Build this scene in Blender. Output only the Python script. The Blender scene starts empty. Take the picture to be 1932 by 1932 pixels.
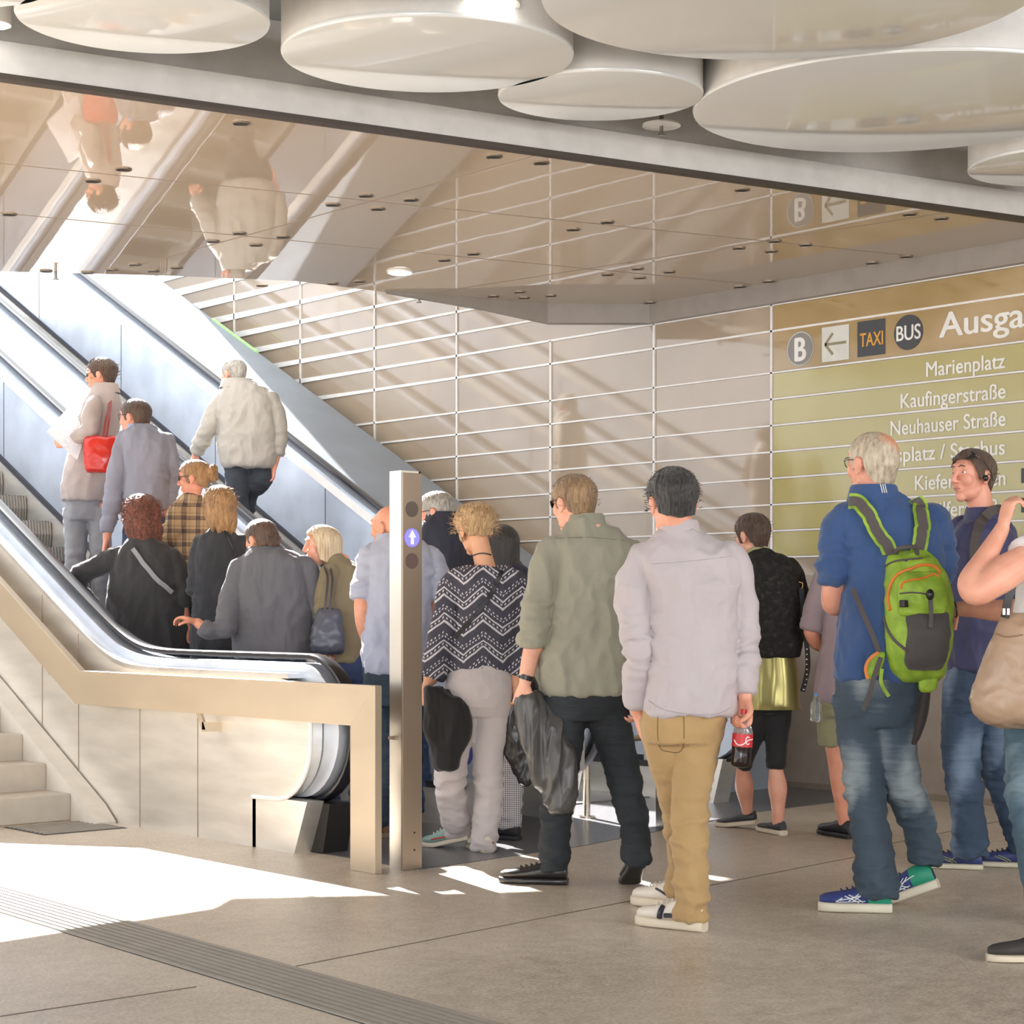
import bpy, bmesh, math, random
from mathutils import Vector, Matrix, noise
from math import pi, sin, cos, tan, radians, sqrt, atan2
random.seed(7)
S = bpy.context.scene
COL = S.collection
# ------------------------------------------------------------------ camera
H, F, CXP, HOR = 1.2, 3500.0, 966.0, 1150.0
TH = atan2(3066.0, F)
FW = Vector((sin(TH), cos(TH), 0)); RT = Vector((cos(TH), -sin(TH), 0)); UP = Vector((0, 0, 1))
CAM = Vector((0, 0, H))
cd = bpy.data.cameras.new('camera'); cam = bpy.data.objects.new('camera', cd); COL.objects.link(cam)
cam.location = CAM; cam.rotation_euler = (pi/2, 0, -TH)
cd.sensor_width = 36; cd.lens = F/1932*36; cd.shift_y = (HOR-966)/1932; cd.clip_end = 200
S.camera = cam
# ------------------------------------------------------------------ sky, sun, exposure
w = bpy.data.worlds.new('sky'); S.world = w; w.use_nodes = True
bg = w.node_tree.nodes['Background']; bg.inputs[0].default_value = (0.93, 0.965, 1.0, 1); bg.inputs[1].default_value = 1.25
sd = bpy.data.lights.new('sun', 'SUN'); sd.energy = 18.0; sd.angle = radians(0.55); sd.color = (1, 0.97, 0.93)
sun = bpy.data.objects.new('sun', sd); COL.objects.link(sun)
sun.rotation_euler = Vector((-0.38, -1.4, -1.0)).to_track_quat('-Z', 'Y').to_euler()
# fill lamps added behind the camera to brighten the floor and the crowd
for (nm, loc, tgt, sx, sy, en, c) in (('hall_fill', (-4.0, -3.5, 3.2), (6.5, 8, 1.2), 6, 3.5, 270, (1, 0.985, 0.97)),
                                 ('hall_fill', (6.5, -2.5, 3.2), (7.0, 9, 1.4), 5, 3.0, 155, (1, 0.97, 0.94))):
    ad = bpy.data.lights.new(nm, 'AREA'); ad.shape = 'RECTANGLE'; ad.size = sx; ad.size_y = sy; ad.energy = en; ad.color = c
    ao = bpy.data.objects.new(nm, ad); COL.objects.link(ao); ao.location = loc
    ao.rotation_euler = (Vector(tgt)-Vector(loc)).to_track_quat('-Z', 'Z').to_euler()
vs = S.view_settings; vs.view_transform = 'Standard'; vs.look = 'None'; vs.gamma = 1; vs.use_curve_mapping = False; vs.exposure = 1.15
S.cycles.max_bounces = 8; S.cycles.diffuse_bounces = 5; S.cycles.glossy_bounces = 4; S.cycles.transmission_bounces = 6
S.cycles.sample_clamp_indirect = 6.0

# ------------------------------------------------------------------ pixel -> place
def P(px, py, d):
    return CAM + FW*d + RT*((px-CXP)*d/F) + UP*((HOR-py)*d/F)
def ray(px, py):
    return FW + RT*((px-CXP)/F) + UP*((HOR-py)/F)
def on_z(px, py, z=0.0):
    r = ray(px, py); return CAM + r*((z-H)/r.z)
def on_x(px, py, x):
    r = ray(px, py); return CAM + r*(x/r.x)
def dep(p): return (Vector(p)-CAM).dot(FW)
def d_floor(py, z=0.0): return (H-z)*F/(py-HOR)
# ------------------------------------------------------------------ materials
def lin(c): return c/12.92 if c <= 0.04045 else ((c+0.055)/1.055)**2.4
def rgb(h):
    h = h.lstrip('#'); return tuple(lin(int(h[i:i+2], 16)/255) for i in (0, 2, 4))+(1,)
MC = {}
class NT:
    def __init__(s, name):
        s.m = bpy.data.materials.new(name); s.m.use_nodes = True; s.t = s.m.node_tree; s.b = s.t.nodes['Principled BSDF']
    def n(s, t, **k):
        x = s.t.nodes.new(t)
        for a, v in k.items():
            if a[0] == 'i' and a[1:].isdigit(): x.inputs[int(a[1:])].default_value = v
            else: setattr(x, a, v)
        return x
    def l(s, a, b): s.t.links.new(a, b)
    def coord(s, scale=(1, 1, 1), kind='Object', rot=(0, 0, 0)):
        c = s.n('ShaderNodeTexCoord'); m = s.n('ShaderNodeMapping'); m.inputs[3].default_value = scale; m.inputs[2].default_value = rot
        s.l(c.outputs[kind], m.inputs[0]); return m.outputs[0]
    def noise(s, vec, scale=5, detail=3, rough=0.5):
        x = s.n('ShaderNodeTexNoise'); x.inputs['Scale'].default_value = scale; x.inputs['Detail'].default_value = detail; x.inputs['Roughness'].default_value = rough
        if vec is not None: s.l(vec, x.inputs['Vector'])
        return x.outputs[0]
    def ramp(s, f, stops):
        r = s.n('ShaderNodeValToRGB'); e = r.color_ramp.elements
        while len(e) < len(stops): e.new(0.5)
        for i, (p, c) in enumerate(stops): e[i].position = p; e[i].color = c
        s.l(f, r.inputs[0]); return r.outputs[0]
    def bump(s, f, strength=0.3, dist=0.01):
        b = s.n('ShaderNodeBump'); b.inputs['Strength'].default_value = strength; b.inputs['Distance'].default_value = dist
        s.l(f, b.inputs['Height']); s.l(b.outputs[0], s.b.inputs['Normal'])
    def math(s, op, a, b=None):
        x = s.n('ShaderNodeMath', operation=op)
        for i, v in enumerate((a, b)):
            if v is None: continue
            if isinstance(v, (int, float)): x.inputs[i].default_value = v
            else: s.l(v, x.inputs[i])
        return x.outputs[0]
    def base(s, col, rough=0.5, metal=0.0, **k):
        if isinstance(col, str): col = rgb(col)
        if isinstance(col, tuple): s.b.inputs['Base Color'].default_value = col
        else: s.l(col, s.b.inputs['Base Color'])
        s.b.inputs['Roughness'].default_value = rough; s.b.inputs['Metallic'].default_value = metal
        for a, v in k.items(): s.b.inputs[a.replace('_', ' ')].default_value = v
        return s.m
def vary(c, f):
    return tuple(max(0, min(1, x*f)) for x in c[:3])+(1,)
def M_plain(name, col, rough=0.5, metal=0.0, **k):
    if name in MC: return MC[name]
    t = NT(name); v = t.coord(); n = t.noise(v, 9, 3)
    c = rgb(col); col2 = t.ramp(n, [(0.3, vary(c, 0.93)), (0.7, vary(c, 1.05))])
    MC[name] = t.base(col2, rough, metal, **k); return MC[name]
def M_cloth(name, col, rough=0.85, var=0.12, weave=900, bump=0.25, sheen=0.15):
    if name in MC: return MC[name]
    t = NT(name); v = t.coord(); n = t.noise(v, 7, 4); n2 = t.noise(v, weave*0.35, 2)
    c = rgb(col); a = t.math('ADD', t.math('MULTIPLY', n, 0.6), t.math('MULTIPLY', n2, 0.4))
    col2 = t.ramp(a, [(0.3, vary(c, 1-var)), (0.7, vary(c, 1+var))])
    big = t.noise(t.coord((1, 1, 0.45)), 16, 4)
    t.bump(t.math('ADD', big, t.math('MULTIPLY', n2, 0.15)), bump, 0.02)
    m = t.base(col2, rough, 0.0); t.b.inputs['Sheen Weight'].default_value = sheen; MC[name] = m; return m
def M_skin(name, col):
    if name in MC: return MC[name]
    t = NT(name); v = t.coord(); n = t.noise(v, 14, 4); c = rgb(col)
    col2 = t.ramp(n, [(0.3, (c[0]*0.92, c[1]*0.82, c[2]*0.8, 1)), (0.7, vary(c, 1.05))])
    t.bump(t.noise(v, 220, 2), 0.08, 0.004)
    m = t.base(col2, 0.5); t.b.inputs['Subsurface Weight'].default_value = 0.12; t.b.inputs['Subsurface Radius'].default_value = (0.02, 0.008, 0.004)
    t.b.inputs['Subsurface Scale'].default_value = 0.5
    MC[name] = m; return m
def M_hair(name, c1, c2, scale=(60, 60, 9)):
    if name in MC: return MC[name]
    t = NT(name); v = t.coord(scale); n = t.noise(v, 1.6, 4, 0.6); n3 = t.noise(t.coord((9, 9, 5)), 1.5, 3)
    a = t.math('ADD', t.math('MULTIPLY', n, 0.65), t.math('MULTIPLY', n3, 0.35))
    col = t.ramp(a, [(0.34, rgb(c1)), (0.66, rgb(c2))])
    t.bump(n, 0.9, 0.012)
    m = t.base(col, 0.5); t.b.inputs['Sheen Weight'].default_value = 0.2; MC[name] = m; return m
def M_steel(name, col='#cfcac2', rough=0.3, axis=(1, 0.05, 60), bump=0.05, metal=1.0):
    if name in MC: return MC[name]
    t = NT(name); n = t.noise(t.coord(axis), 4, 4); n2 = t.noise(t.coord((1, 0.7, 1.6)), 1.6, 2)
    c = rgb(col); col2 = t.ramp(n, [(0.3, vary(c, 0.9)), (0.7, vary(c, 1.06))])
    r = t.math('ADD', t.math('MULTIPLY', n, 0.15), rough-0.07); t.l(r, t.b.inputs['Roughness'])
    t.bump(t.math('ADD', t.math('MULTIPLY', n, 0.1), n2), bump, 0.05)
    m = t.base(col2, rough, metal); t.l(r, t.b.inputs['Roughness']); MC[name] = m; return m
# ------------------------------------------------------------------ mesh helpers
def link(name, mesh, parent=None):
    o = bpy.data.objects.new(name, mesh); COL.objects.link(o)
    if parent is not None: o.parent = parent
    return o
def tag(o, label=None, cat=None, group=None, kind=None):
    if label: o['label'] = label
    if cat: o['category'] = cat
    if group: o['group'] = group
    if kind: o['kind'] = kind
    return o
def empty(name, loc=(0, 0, 0)):
    o = bpy.data.objects.new(name, None); COL.objects.link(o); o.location = loc; o.empty_display_size = 0.1; return o
def setpar(o, par):
    """parent, keeping world place (parent only translated)"""
    o.parent = par; o.matrix_parent_inverse = Matrix.Translation(par.location).inverted(); return o
def mk(name, bm, mat, parent=None, smooth=True, label=None, bevel=0, sub=0):
    bmesh.ops.recalc_face_normals(bm, faces=bm.faces)
    me = bpy.data.meshes.new(name); bm.to_mesh(me); bm.free()
    for m in (mat if isinstance(mat, (list, tuple)) else [mat]): me.materials.append(m)
    if smooth:
        me.shade_smooth()
        me.set_sharp_from_angle(angle=radians(40))
    o = link(name, me)
    if parent is not None: setpar(o, parent)
    if bevel:
        b = o.modifiers.new('bevel', 'BEVEL'); b.width = bevel; b.segments = 2; b.limit_method = 'ANGLE'; b.angle_limit = radians(40)
    if label: o['label'] = label
    return o
def box(bm, a, b, mi=0):
    a, b = Vector(a), Vector(b)
    v = [bm.verts.new((x, y, z)) for x in (a.x, b.x) for y in (a.y, b.y) for z in (a.z, b.z)]
    for f in ((0, 1, 3, 2), (4, 6, 7, 5), (0, 4, 5, 1), (2, 3, 7, 6), (0, 2, 6, 4), (1, 5, 7, 3)):
        fc = bm.faces.new([v[i] for i in f]); fc.material_index = mi
def prism(bm, poly, vec, mi=0):
    vec = Vector(vec); a = [bm.verts.new(Vector(p)) for p in poly]; b = [bm.verts.new(Vector(p)+vec) for p in poly]
    n = len(a)
    bm.faces.new(a).material_index = mi; bm.faces.new(b[::-1]).material_index = mi
    for i in range(n): bm.faces.new((a[i], a[(i+1) % n], b[(i+1) % n], b[i])).material_index = mi
def prism_x(bm, yz, x0, x1, mi=0): prism(bm, [(x0, y, z) for y, z in yz], (x1-x0, 0, 0), mi)
def prism_z(bm, xy, z0, z1, mi=0): prism(bm, [(x, y, z0) for x, y in xy], (0, 0, z1-z0), mi)
def strip_x(bm, top, bot, x0, x1):
    """solid between two polylines of the same length in the y-z plane, extruded over x"""
    g = []
    for (ty, tz), (by, bz) in zip(top, bot):
        g.append([bm.verts.new((x0, ty, tz)), bm.verts.new((x1, ty, tz)), bm.verts.new((x1, by, bz)), bm.verts.new((x0, by, bz))])
    for i in range(len(g)-1):
        for k in range(4):
            bm.faces.new((g[i][k], g[i][(k+1) % 4], g[i+1][(k+1) % 4], g[i+1][k]))
    bm.faces.new(g[0]); bm.faces.new(g[-1][::-1])
def ring_loft(bm, rings, closed=True, cap=True, mi=0):
    vs_ = [[bm.verts.new(p) for p in r] for r in rings]; n = len(rings[0])
    for a, b in zip(vs_, vs_[1:]):
        for i in range(n if closed else n-1):
            bm.faces.new((a[i], a[(i+1) % n], b[(i+1) % n], b[i])).material_index = mi
    if cap and closed:
        bm.faces.new(vs_[0][::-1]).material_index = mi; bm.faces.new(vs_[-1]).material_index = mi
    return vs_
def frames(pts):
    pts = [Vector(p) for p in pts]; out = []; n = len(pts); prev = None
    for i in range(n):
        t = (pts[min(i+1, n-1)]-pts[max(i-1, 0)]); t = t.normalized() if t.length > 1e-9 else Vector((0, 0, 1))
        if prev is None:
            a = Vector((0, 0, 1)) if abs(t.z) < 0.9 else FW
            u = (a-t*a.dot(t)).normalized()
        else:
            u = prev-t*prev.dot(t); u = u.normalized() if u.length > 1e-6 else t.orthogonal().normalized()
        prev = u; out.append((pts[i], t, u, t.cross(u)))
    return out
def tube(bm, pts, r, seg=8, mi=0, cap=True, flat=None, ref=None):
    """tube through pts; r number or list; flat=(a,b) scales the two section axes; ref: axis kept as the first section axis"""
    fr = frames(pts); n = len(fr); rr = r if isinstance(r, (list, tuple)) else [r]*n
    fa, fb = flat if flat else (1, 1); rings = []
    for (p, t, u, v), q in zip(fr, rr):
        if ref is not None:
            u = Vector(ref)-t*Vector(ref).dot(t); u = u.normalized() if u.length > 1e-6 else t.orthogonal().normalized(); v = t.cross(u)
        rings.append([p+u*(cos(2*pi*k/seg)*q*fa)+v*(sin(2*pi*k/seg)*q*fb) for k in range(seg)])
    ring_loft(bm, rings, True, cap, mi)
def cr(pts, per=4):
    """catmull-rom through tuples"""
    out = []; n = len(pts)
    for i in range(n-1):
        p0, p1, p2, p3 = pts[max(i-1, 0)], pts[i], pts[i+1], pts[min(i+2, n-1)]
        for k in range(per):
            t = k/per
            out.append(tuple(0.5*((2*b)+(-a+c)*t+(2*a-5*b+4*c-d)*t*t+(-a+3*b-3*c+d)*t**3) for a, b, c, d in zip(p0, p1, p2, p3)))
    out.append(tuple(pts[-1])); return out
def cyl(bm, c, r, z0, z1, seg=48, mi=0, rx=None, ax=None):
    ax = ax or (Vector((1, 0, 0)), Vector((0, 1, 0))); rx = rx or (r, r)
    rings = [[Vector((c[0], c[1], z))+ax[0]*(cos(2*pi*k/seg)*rx[0])+ax[1]*(sin(2*pi*k/seg)*rx[1]) for k in range(seg)] for z in (z0, z1)]
    ring_loft(bm, rings, True, True, mi)
def dup(root, loc=None):
    r = root.copy(); COL.objects.link(r)
    if loc is not None: r.location = loc
    for ch in list(root.children):
        c = ch.copy(); COL.objects.link(c); mi = ch.matrix_parent_inverse.copy(); c.parent = r; c.matrix_parent_inverse = mi
        for g in ch.children:
            d = g.copy(); COL.objects.link(d); mi = g.matrix_parent_inverse.copy(); d.parent = c; d.matrix_parent_inverse = mi
    return r
def struct(name, bm, mat, smooth=False, bevel=0):
    o = mk(name, bm, mat, None, smooth, bevel=bevel); o['kind'] = 'structure'; return o

# ================================================================== SETTING
SL = tan(radians(27.3)); Y0 = 9.33; WX = 9.69
def zp(y):
    k = 0.12; t = (y-Y0)/k
    return SL*k*(t if t > 30 else math.log1p(math.exp(t)))
# floor
t = NT('terrazzo_floor'); v = t.coord(); n1 = t.noise(v, 1.1, 4); n2 = t.noise(v, 75, 4, 0.75); n3 = t.noise(v, 14, 5, 0.65)
a = t.math('ADD', t.math('ADD', t.math('MULTIPLY', n1, 0.22), t.math('MULTIPLY', n2, 0.5)), t.math('MULTIPLY', n3, 0.28))
cfl = t.ramp(a, [(0.38, rgb('#97897a')), (0.49, rgb('#bbaf9f')), (0.60, rgb('#d2c8bb'))])
t.bump(n2, 0.12, 0.004); m_floor = t.base(cfl, 0.42); t.l(t.math('ADD', t.math('MULTIPLY', n3, 0.35), 0.22), t.b.inputs['Roughness'])
bm = bmesh.new(); box(bm, (-14, -14, -0.2), (16, 24, 0)); struct('floor', bm, m_floor)
m_joint = M_plain('joint_dark', '#6d6258', 0.8)
def floor_line(name, a, b, w=0.008, z=0.0015, mat=None, ext=(0, 0)):
    A, B = on_z(*a), on_z(*b); d = (B-A).normalized(); A = A-d*ext[0]; B = B+d*ext[1]
    n = Vector((-d.y, d.x, 0))*w/2; bm = bmesh.new()
    prism(bm, [A-n, B-n, B+n, A+n], (0, 0, z)); return struct(name, bm, mat or m_joint)
fj = 0
for a, b, e in (((559, 1823), (1640, 1612), (0, 0)), ((1690, 1590), (1932, 1540), (0.3, 1)), ((0, 1918), (370, 1862), (2, 0))):
    fj += 1; floor_line('trim_%d' % fj, a, b, ext=e)
# dark granite landing at the escalators
t = NT('landing_granite'); v = t.coord(); n2 = t.noise(v, 120, 3, 0.7)
cg = t.ramp(n2, [(0.38, rgb('#4b4a4c')), (0.6, rgb('#77767a'))]); m_land = t.base(cg, 0.28)
bm = bmesh.new(); q = [on_z(800, 1640), on_z(1096, 1597), on_z(1424, 1533), on_z(1600, 1511)]
prism_z(bm, [(p.x, p.y) for p in q]+[(WX-0.02, q[-1].y+0.05), (WX-0.02, 9.9), (5.3, 9.9), (5.3, 6.72)], 0.0, 0.003); fj += 1; struct('trim_%d' % fj, bm, m_land)
# drain channel with ribs (a thing set in the floor)
A1, B1 = on_z(98, 1752), on_z(677, 1932); A2, B2 = on_z(220, 1733), on_z(760, 1880)
d = ((B1-A1).normalized()+(B2-A2).normalized()).normalized(); m0 = (A1+A2)/2
wdt = 0.5*(abs((A2-A1).cross(d).z)+abs((B2-B1).cross(d).z)); nn = Vector((-d.y, d.x, 0))
m_rib = M_plain('drain_rib_stone', '#9c958b', 0.6); m_slot = M_plain('drain_slot_dark', '#4d4944', 0.9)
dr = empty('drain_channel', m0); tag(dr, 'long ribbed drain grating set diagonally across the pale stone floor', 'drain')
bm = bmesh.new(); s0 = m0-d*3.5; e0 = m0+d*5
prism(bm, [s0-nn*wdt/2, e0-nn*wdt/2, e0+nn*wdt/2, s0+nn*wdt/2], (0, 0, 0.001)); mk('slot_bed', bm, m_slot, dr, False)
nr = 9
for i in range(nr):
    c = -wdt/2+wdt*(i+0.5)/nr; bm = bmesh.new(); hw = wdt/nr*0.31
    prism(bm, [s0+nn*(c-hw), e0+nn*(c-hw), e0+nn*(c+hw), s0+nn*(c+hw)], (0, 0, 0.006)); mk('rib', bm, m_rib, dr, False)
# small floor grating beside stairs
g = on_z(170, 1562); gr = empty('floor_grating', g); tag(gr, 'small dark slotted grating in the floor at the foot of the stairs', 'grating')
bm = bmesh.new(); box(bm, (4.62, 9.05, 0), (5.12, 9.52, 0.002)); mk('frame', bm, M_plain('grate_dark', '#3a3835', 0.7), gr, False)
for i in range(9):
    bm = bmesh.new(); y = 9.08+i*0.05; box(bm, (4.64, y, 0.002), (5.10, y+0.02, 0.006)); mk('bar', bm, m_rib, gr, False)

# ---- wall with lacquered glass panels (right)
t = NT('beige_back_painted_glass'); v = t.coord(); n = t.noise(v, 0.9, 3)
cw = t.ramp(n, [(0.35, rgb('#9e8d7a')), (0.6, rgb('#a89783'))]); m_glass = t.base(cw, 0.06); t.b.inputs['Coat Weight'].default_value = 0.35; t.b.inputs['Coat Roughness'].default_value = 0.03
t.b.inputs['Specular IOR Level'].default_value = 0.7
nb = t.noise(v, 0.8, 1); t.bump(nb, 0.012, 0.05)
m_stone = M_plain('wall_base_stone', '#9c9085', 0.5)
WZ = 1.43
bm = bmesh.new(); box(bm, (WX, -6, WZ), (WX+0.3, 22, 4.7)); struct('wall_right', bm, m_glass)
bm = bmesh.new(); box(bm, (WX-0.015, -6, 0), (WX+0.3, 22, WZ)); struct('wall_right_base', bm, m_stone)
bm = bmesh.new(); box(bm, (WX-0.03, -6, 0), (WX-0.015, 22, 0.04)); struct('baseboard_right', bm, M_plain('base_dark', '#857a6d', 0.6))
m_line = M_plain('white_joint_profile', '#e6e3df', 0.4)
zl = [1.556, 1.736, 1.915, 2.095, 2.275, 2.455, 2.635, 2.815, 3.1]
zz = 3.1
while zz < 4.6: zz += 0.18; zl.append(zz)
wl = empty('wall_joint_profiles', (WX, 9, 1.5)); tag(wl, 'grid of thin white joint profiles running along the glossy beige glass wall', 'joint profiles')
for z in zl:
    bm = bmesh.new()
    # profiles widen up beside the escalators, imitating bright sunlit stripes by their shape
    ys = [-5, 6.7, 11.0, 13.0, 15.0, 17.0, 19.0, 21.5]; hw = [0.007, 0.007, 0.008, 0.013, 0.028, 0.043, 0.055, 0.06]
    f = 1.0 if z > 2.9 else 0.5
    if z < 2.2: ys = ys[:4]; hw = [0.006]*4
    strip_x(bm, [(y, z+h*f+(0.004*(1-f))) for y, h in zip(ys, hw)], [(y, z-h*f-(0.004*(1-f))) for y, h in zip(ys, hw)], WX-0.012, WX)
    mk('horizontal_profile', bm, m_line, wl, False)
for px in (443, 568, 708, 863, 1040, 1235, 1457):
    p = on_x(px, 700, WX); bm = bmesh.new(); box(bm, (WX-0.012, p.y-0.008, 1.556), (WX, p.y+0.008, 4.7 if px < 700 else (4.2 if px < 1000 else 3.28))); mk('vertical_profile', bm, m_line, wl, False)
# ---- downstand band above the wall
m_band = M_plain('grey_bulkhead', '#8f877f', 0.35)
zb0, zb1 = 3.28, 3.42
bd = [(WX, -6), (WX, 9.49), (9.13, 9.97), (8.16, 10.22)]
bm = bmesh.new(); th_ = 0.07
g_ = []
for (x, y), zlo in zip(bd[:3]+[(8.6, 10.12), (7.9, 10.30)], (zb0, zb0, zb0, zb0+0.07, zb1-0.01)):
    g_.append([Vector((x-0.07, y-0.02, zlo)), Vector((x-0.07, y-0.02, zb1+0.02)), Vector((x, y+0.05, zb1+0.02)), Vector((x, y+0.05, zlo))])
ring_loft(bm, g_); fj += 1; struct('trim_%d' % fj, bm, m_band)

# ---- glossy lower ceiling
zc = 3.42
t = NT('glossy_steel_ceiling'); v = t.coord(); nb = t.noise(v, 1.7, 2); nf = t.noise(v, 7, 1)
m_ceil = t.base('#bfae9b', 0.02, 0.12); t.b.inputs['IOR'].default_value = 1.9; t.bump(t.math('ADD', nb, t.math('MULTIPLY', nf, 0.03)), 0.010, 0.06)
A, B = on_z(0, 148, zc), on_z(1932, 416, zc); bd_ = (B-A).normalized()
def beam(x): return A.y+(x-A.x)*(B.y-A.y)/(B.x-A.x)
pts = [on_z(0, 512, zc), on_z(320, 520, zc), on_z(555, 530, zc), on_z(800, 560, zc), on_z(1040, 578, zc)]
edge = [(p.x, p.y) for p in pts]
poly = [(-3, beam(-3)), (WX, beam(WX)), (WX, 9.8)]+edge[::-1]+[(5.3, 11.2), (-3, 10.15)]
bm = bmesh.new(); prism_z(bm, poly, zc, zc+0.05); struct('ceiling', bm, m_ceil)
# white front fascia and dark shadow gap, the recessed upper fascia
m_fas = M_plain('white_fascia', '#cbc9c6', 0.12); m_gap = M_plain('shadow_gap_dark', '#3a3128', 0.5)
def along(x, off=0, z=0): return Vector((x, beam(x)+off, z))
bm = bmesh.new(); prism_z(bm, [(-3, beam(-3)-0.03), (WX+0.3, beam(WX+0.3)-0.03), (WX+0.3, beam(WX+0.3)+0.01), (-3, beam(-3)+0.01)], zc+0.015, zc+0.15); fj += 1; struct('trim_%d' % fj, bm, m_fas)
bm = bmesh.new(); prism_z(bm, [(-3, beam(-3)-0.035), (WX+0.3, beam(WX+0.3)-0.035), (WX+0.3, beam(WX+0.3)+0.03), (-3, beam(-3)+0.03)], zc-0.008, zc+0.0149); fj += 1; struct('trim_%d' % fj, bm, m_gap)
bm = bmesh.new(); prism_z(bm, [(-3, beam(-3)+0.02), (WX+0.3, beam(WX+0.3)+0.02), (WX+0.3, beam(WX+0.3)+0.12), (-3, beam(-3)+0.12)], zc+0.15, zc+0.44); fj += 1; struct('trim_%d' % fj, bm, M_plain('grey_upper_fascia', '#c9c6c2', 0.3))
# slab over ceiling and over the hall
bm = bmesh.new(); prism_z(bm, [(-3, beam(-3)+0.12), (WX+0.4, beam(WX)+0.12), (WX+0.4, 10.0)]+[(x, y-0.05) for x, y in edge[::-1]]+[(5.25, 11.15), (-3, 10.1)], zc+0.05, zc+0.9); struct('ceiling_slab', bm, M_plain('concrete', '#a8a39b', 0.8))
t = NT('dark_ceiling_void'); m_void = t.base('#191714', 0.9)
bm = bmesh.new(); prism_z(bm, [(-6, -7), (12, -7), (12, beam(12)+0.3), (-6, beam(-6)+0.3)], 4.15, 4.4); struct('ceiling_void', bm, m_void)
# unseen slab added above the opening to keep sun off the floor
bm = bmesh.new(); box(bm, (7.9, 10.0, 4.32), (WX+0.3, 13.2, 4.55)); struct('ceiling_sun_blocker', bm, MC['concrete'])
# panel joints of the lower ceiling
m_cj = M_plain('ceiling_joint', '#8b7c6c', 0.5)
for a, b, e in (((0, 308), (700, 379), (1.0, 6)), ((300, 430), (1396, 534), (4, 2)), ((700, 379), (1015, 292), (6, 0)), ((1330, 472), (1790, 400), (4, 0.0)), ((1000, 640), (1001, 641), (0, 0))):
    if a[0] == 1000: continue
    Aq, Bq = on_z(a[0], a[1], zc), on_z(b[0], b[1], zc); dd = (Bq-Aq).normalized(); Aq -= dd*e[0]; Bq += dd*e[1]
    lo = 0
    # clip to ceiling area
    keep = []
    for k in range(201):
        p = Aq.lerp(Bq, k/200)
        if -2 < p.x < WX-0.1 and p.y > beam(p.x)+0.02 and p.y < (10.2 if p.x > 7 else 10.6): keep.append(p)
    if len(keep) < 2: continue
    n_ = Vector((-dd.y, dd.x, 0))*0.004; bm = bmesh.new(); prism(bm, [keep[0]-n_, keep[-1]-n_, keep[-1]+n_, keep[0]+n_], (0, 0, -0.0015)); fj += 1; struct('trim_%d' % fj, bm, m_cj)
# recessed spots in the lower ceiling
m_rimd = M_plain('spot_rim_steel', '#8b7d6e', 0.35, 0.6); m_cup = M_plain('spot_cup_dark', '#2a231d', 0.6)
holes = [(455, 232), (233, 319), (175, 341), (18, 404), (628, 386), (690, 369), (713, 394), (775, 377), (932, 295), (1021, 307), (1400, 358), (1716, 404), (1776, 412),
         (452, 440), (402, 455), (483, 462), (534, 447), (838, 491), (893, 479), (1081, 433), (1146, 419), (1394, 468), (1462, 455), (1455, 474), (1520, 462), (1645, 496), (1710, 484),
         (1146, 518), (1203, 507), (1207, 524), (1263, 513), (1395, 541), (1450, 531), (931, 559), (980, 551), (989, 562), (1039, 558), (1028, 575), (1174, 577), (1226, 571),
         (254, 499), (210, 509), (333, 505), (678, 531), (845, 561), (628, 535), (289, 511), (494, 538), (87, 511), (165, 514)]
proto = None
for i, (px, py) in enumerate(holes):
    p = on_z(px, py, zc)
    if proto is None:
        proto = empty('recessed_spotlight', (p.x, p.y, zc))
        bm = bmesh.new(); R = 0.042
        rings = [[Vector((p.x+cos(a_*2*pi/24)*r_, p.y+sin(a_*2*pi/24)*r_, z_)) for a_ in range(24)] for r_, z_ in ((R, zc), (R, zc-0.006), (R*0.86, zc-0.007), (R*0.84, zc-0.001))]
        ring_loft(bm, rings, True, False); mk('rim', bm, m_rimd, proto)
        bm = bmesh.new(); cyl(bm, (p.x, p.y), R*0.85, zc-0.004, zc-0.0008, 24); mk('cup', bm, m_cup, proto)
        o = proto
    else: o = dup(proto, (p.x, p.y, zc))
    tag(o, 'small round dark recessed spot in the glossy beige lower ceiling', 'spotlight', 'recessed spots of the lower ceiling')
# round downlights (lit)
t = NT('lamp_glow'); em = t.b.inputs['Emission Color']; em.default_value = (1, 0.97, 0.92, 1); t.b.inputs['Emission Strength'].default_value = 6; m_glow = t.m
def downlight(px, py, z, R, label):
    p = on_z(px, py, z); o = empty('downlight', p)
    bm = bmesh.new(); cyl(bm, (p.x, p.y), R, z-0.012, z+0.004 if z < 3.45 else z+0.12, 40); mk('ring', bm, M_plain('lamp_ring_white', '#e8e6e2', 0.3), o)
    bm = bmesh.new(); cyl(bm, (p.x, p.y), R*0.8, z-0.016, z-0.0121, 40); mk('diffuser', bm, m_glow, o)
    tag(o, label, 'ceiling light'); return o
downlight(755, 512, zc, 0.088, 'round lit downlight flush in the lower glossy ceiling')
downlight(922, 4, 3.6, 0.125, 'large round lit downlight between the white ceiling discs')
downlight(-8, 42, 3.6, 0.062, 'small round downlight at the edge beside the first white disc')
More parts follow.
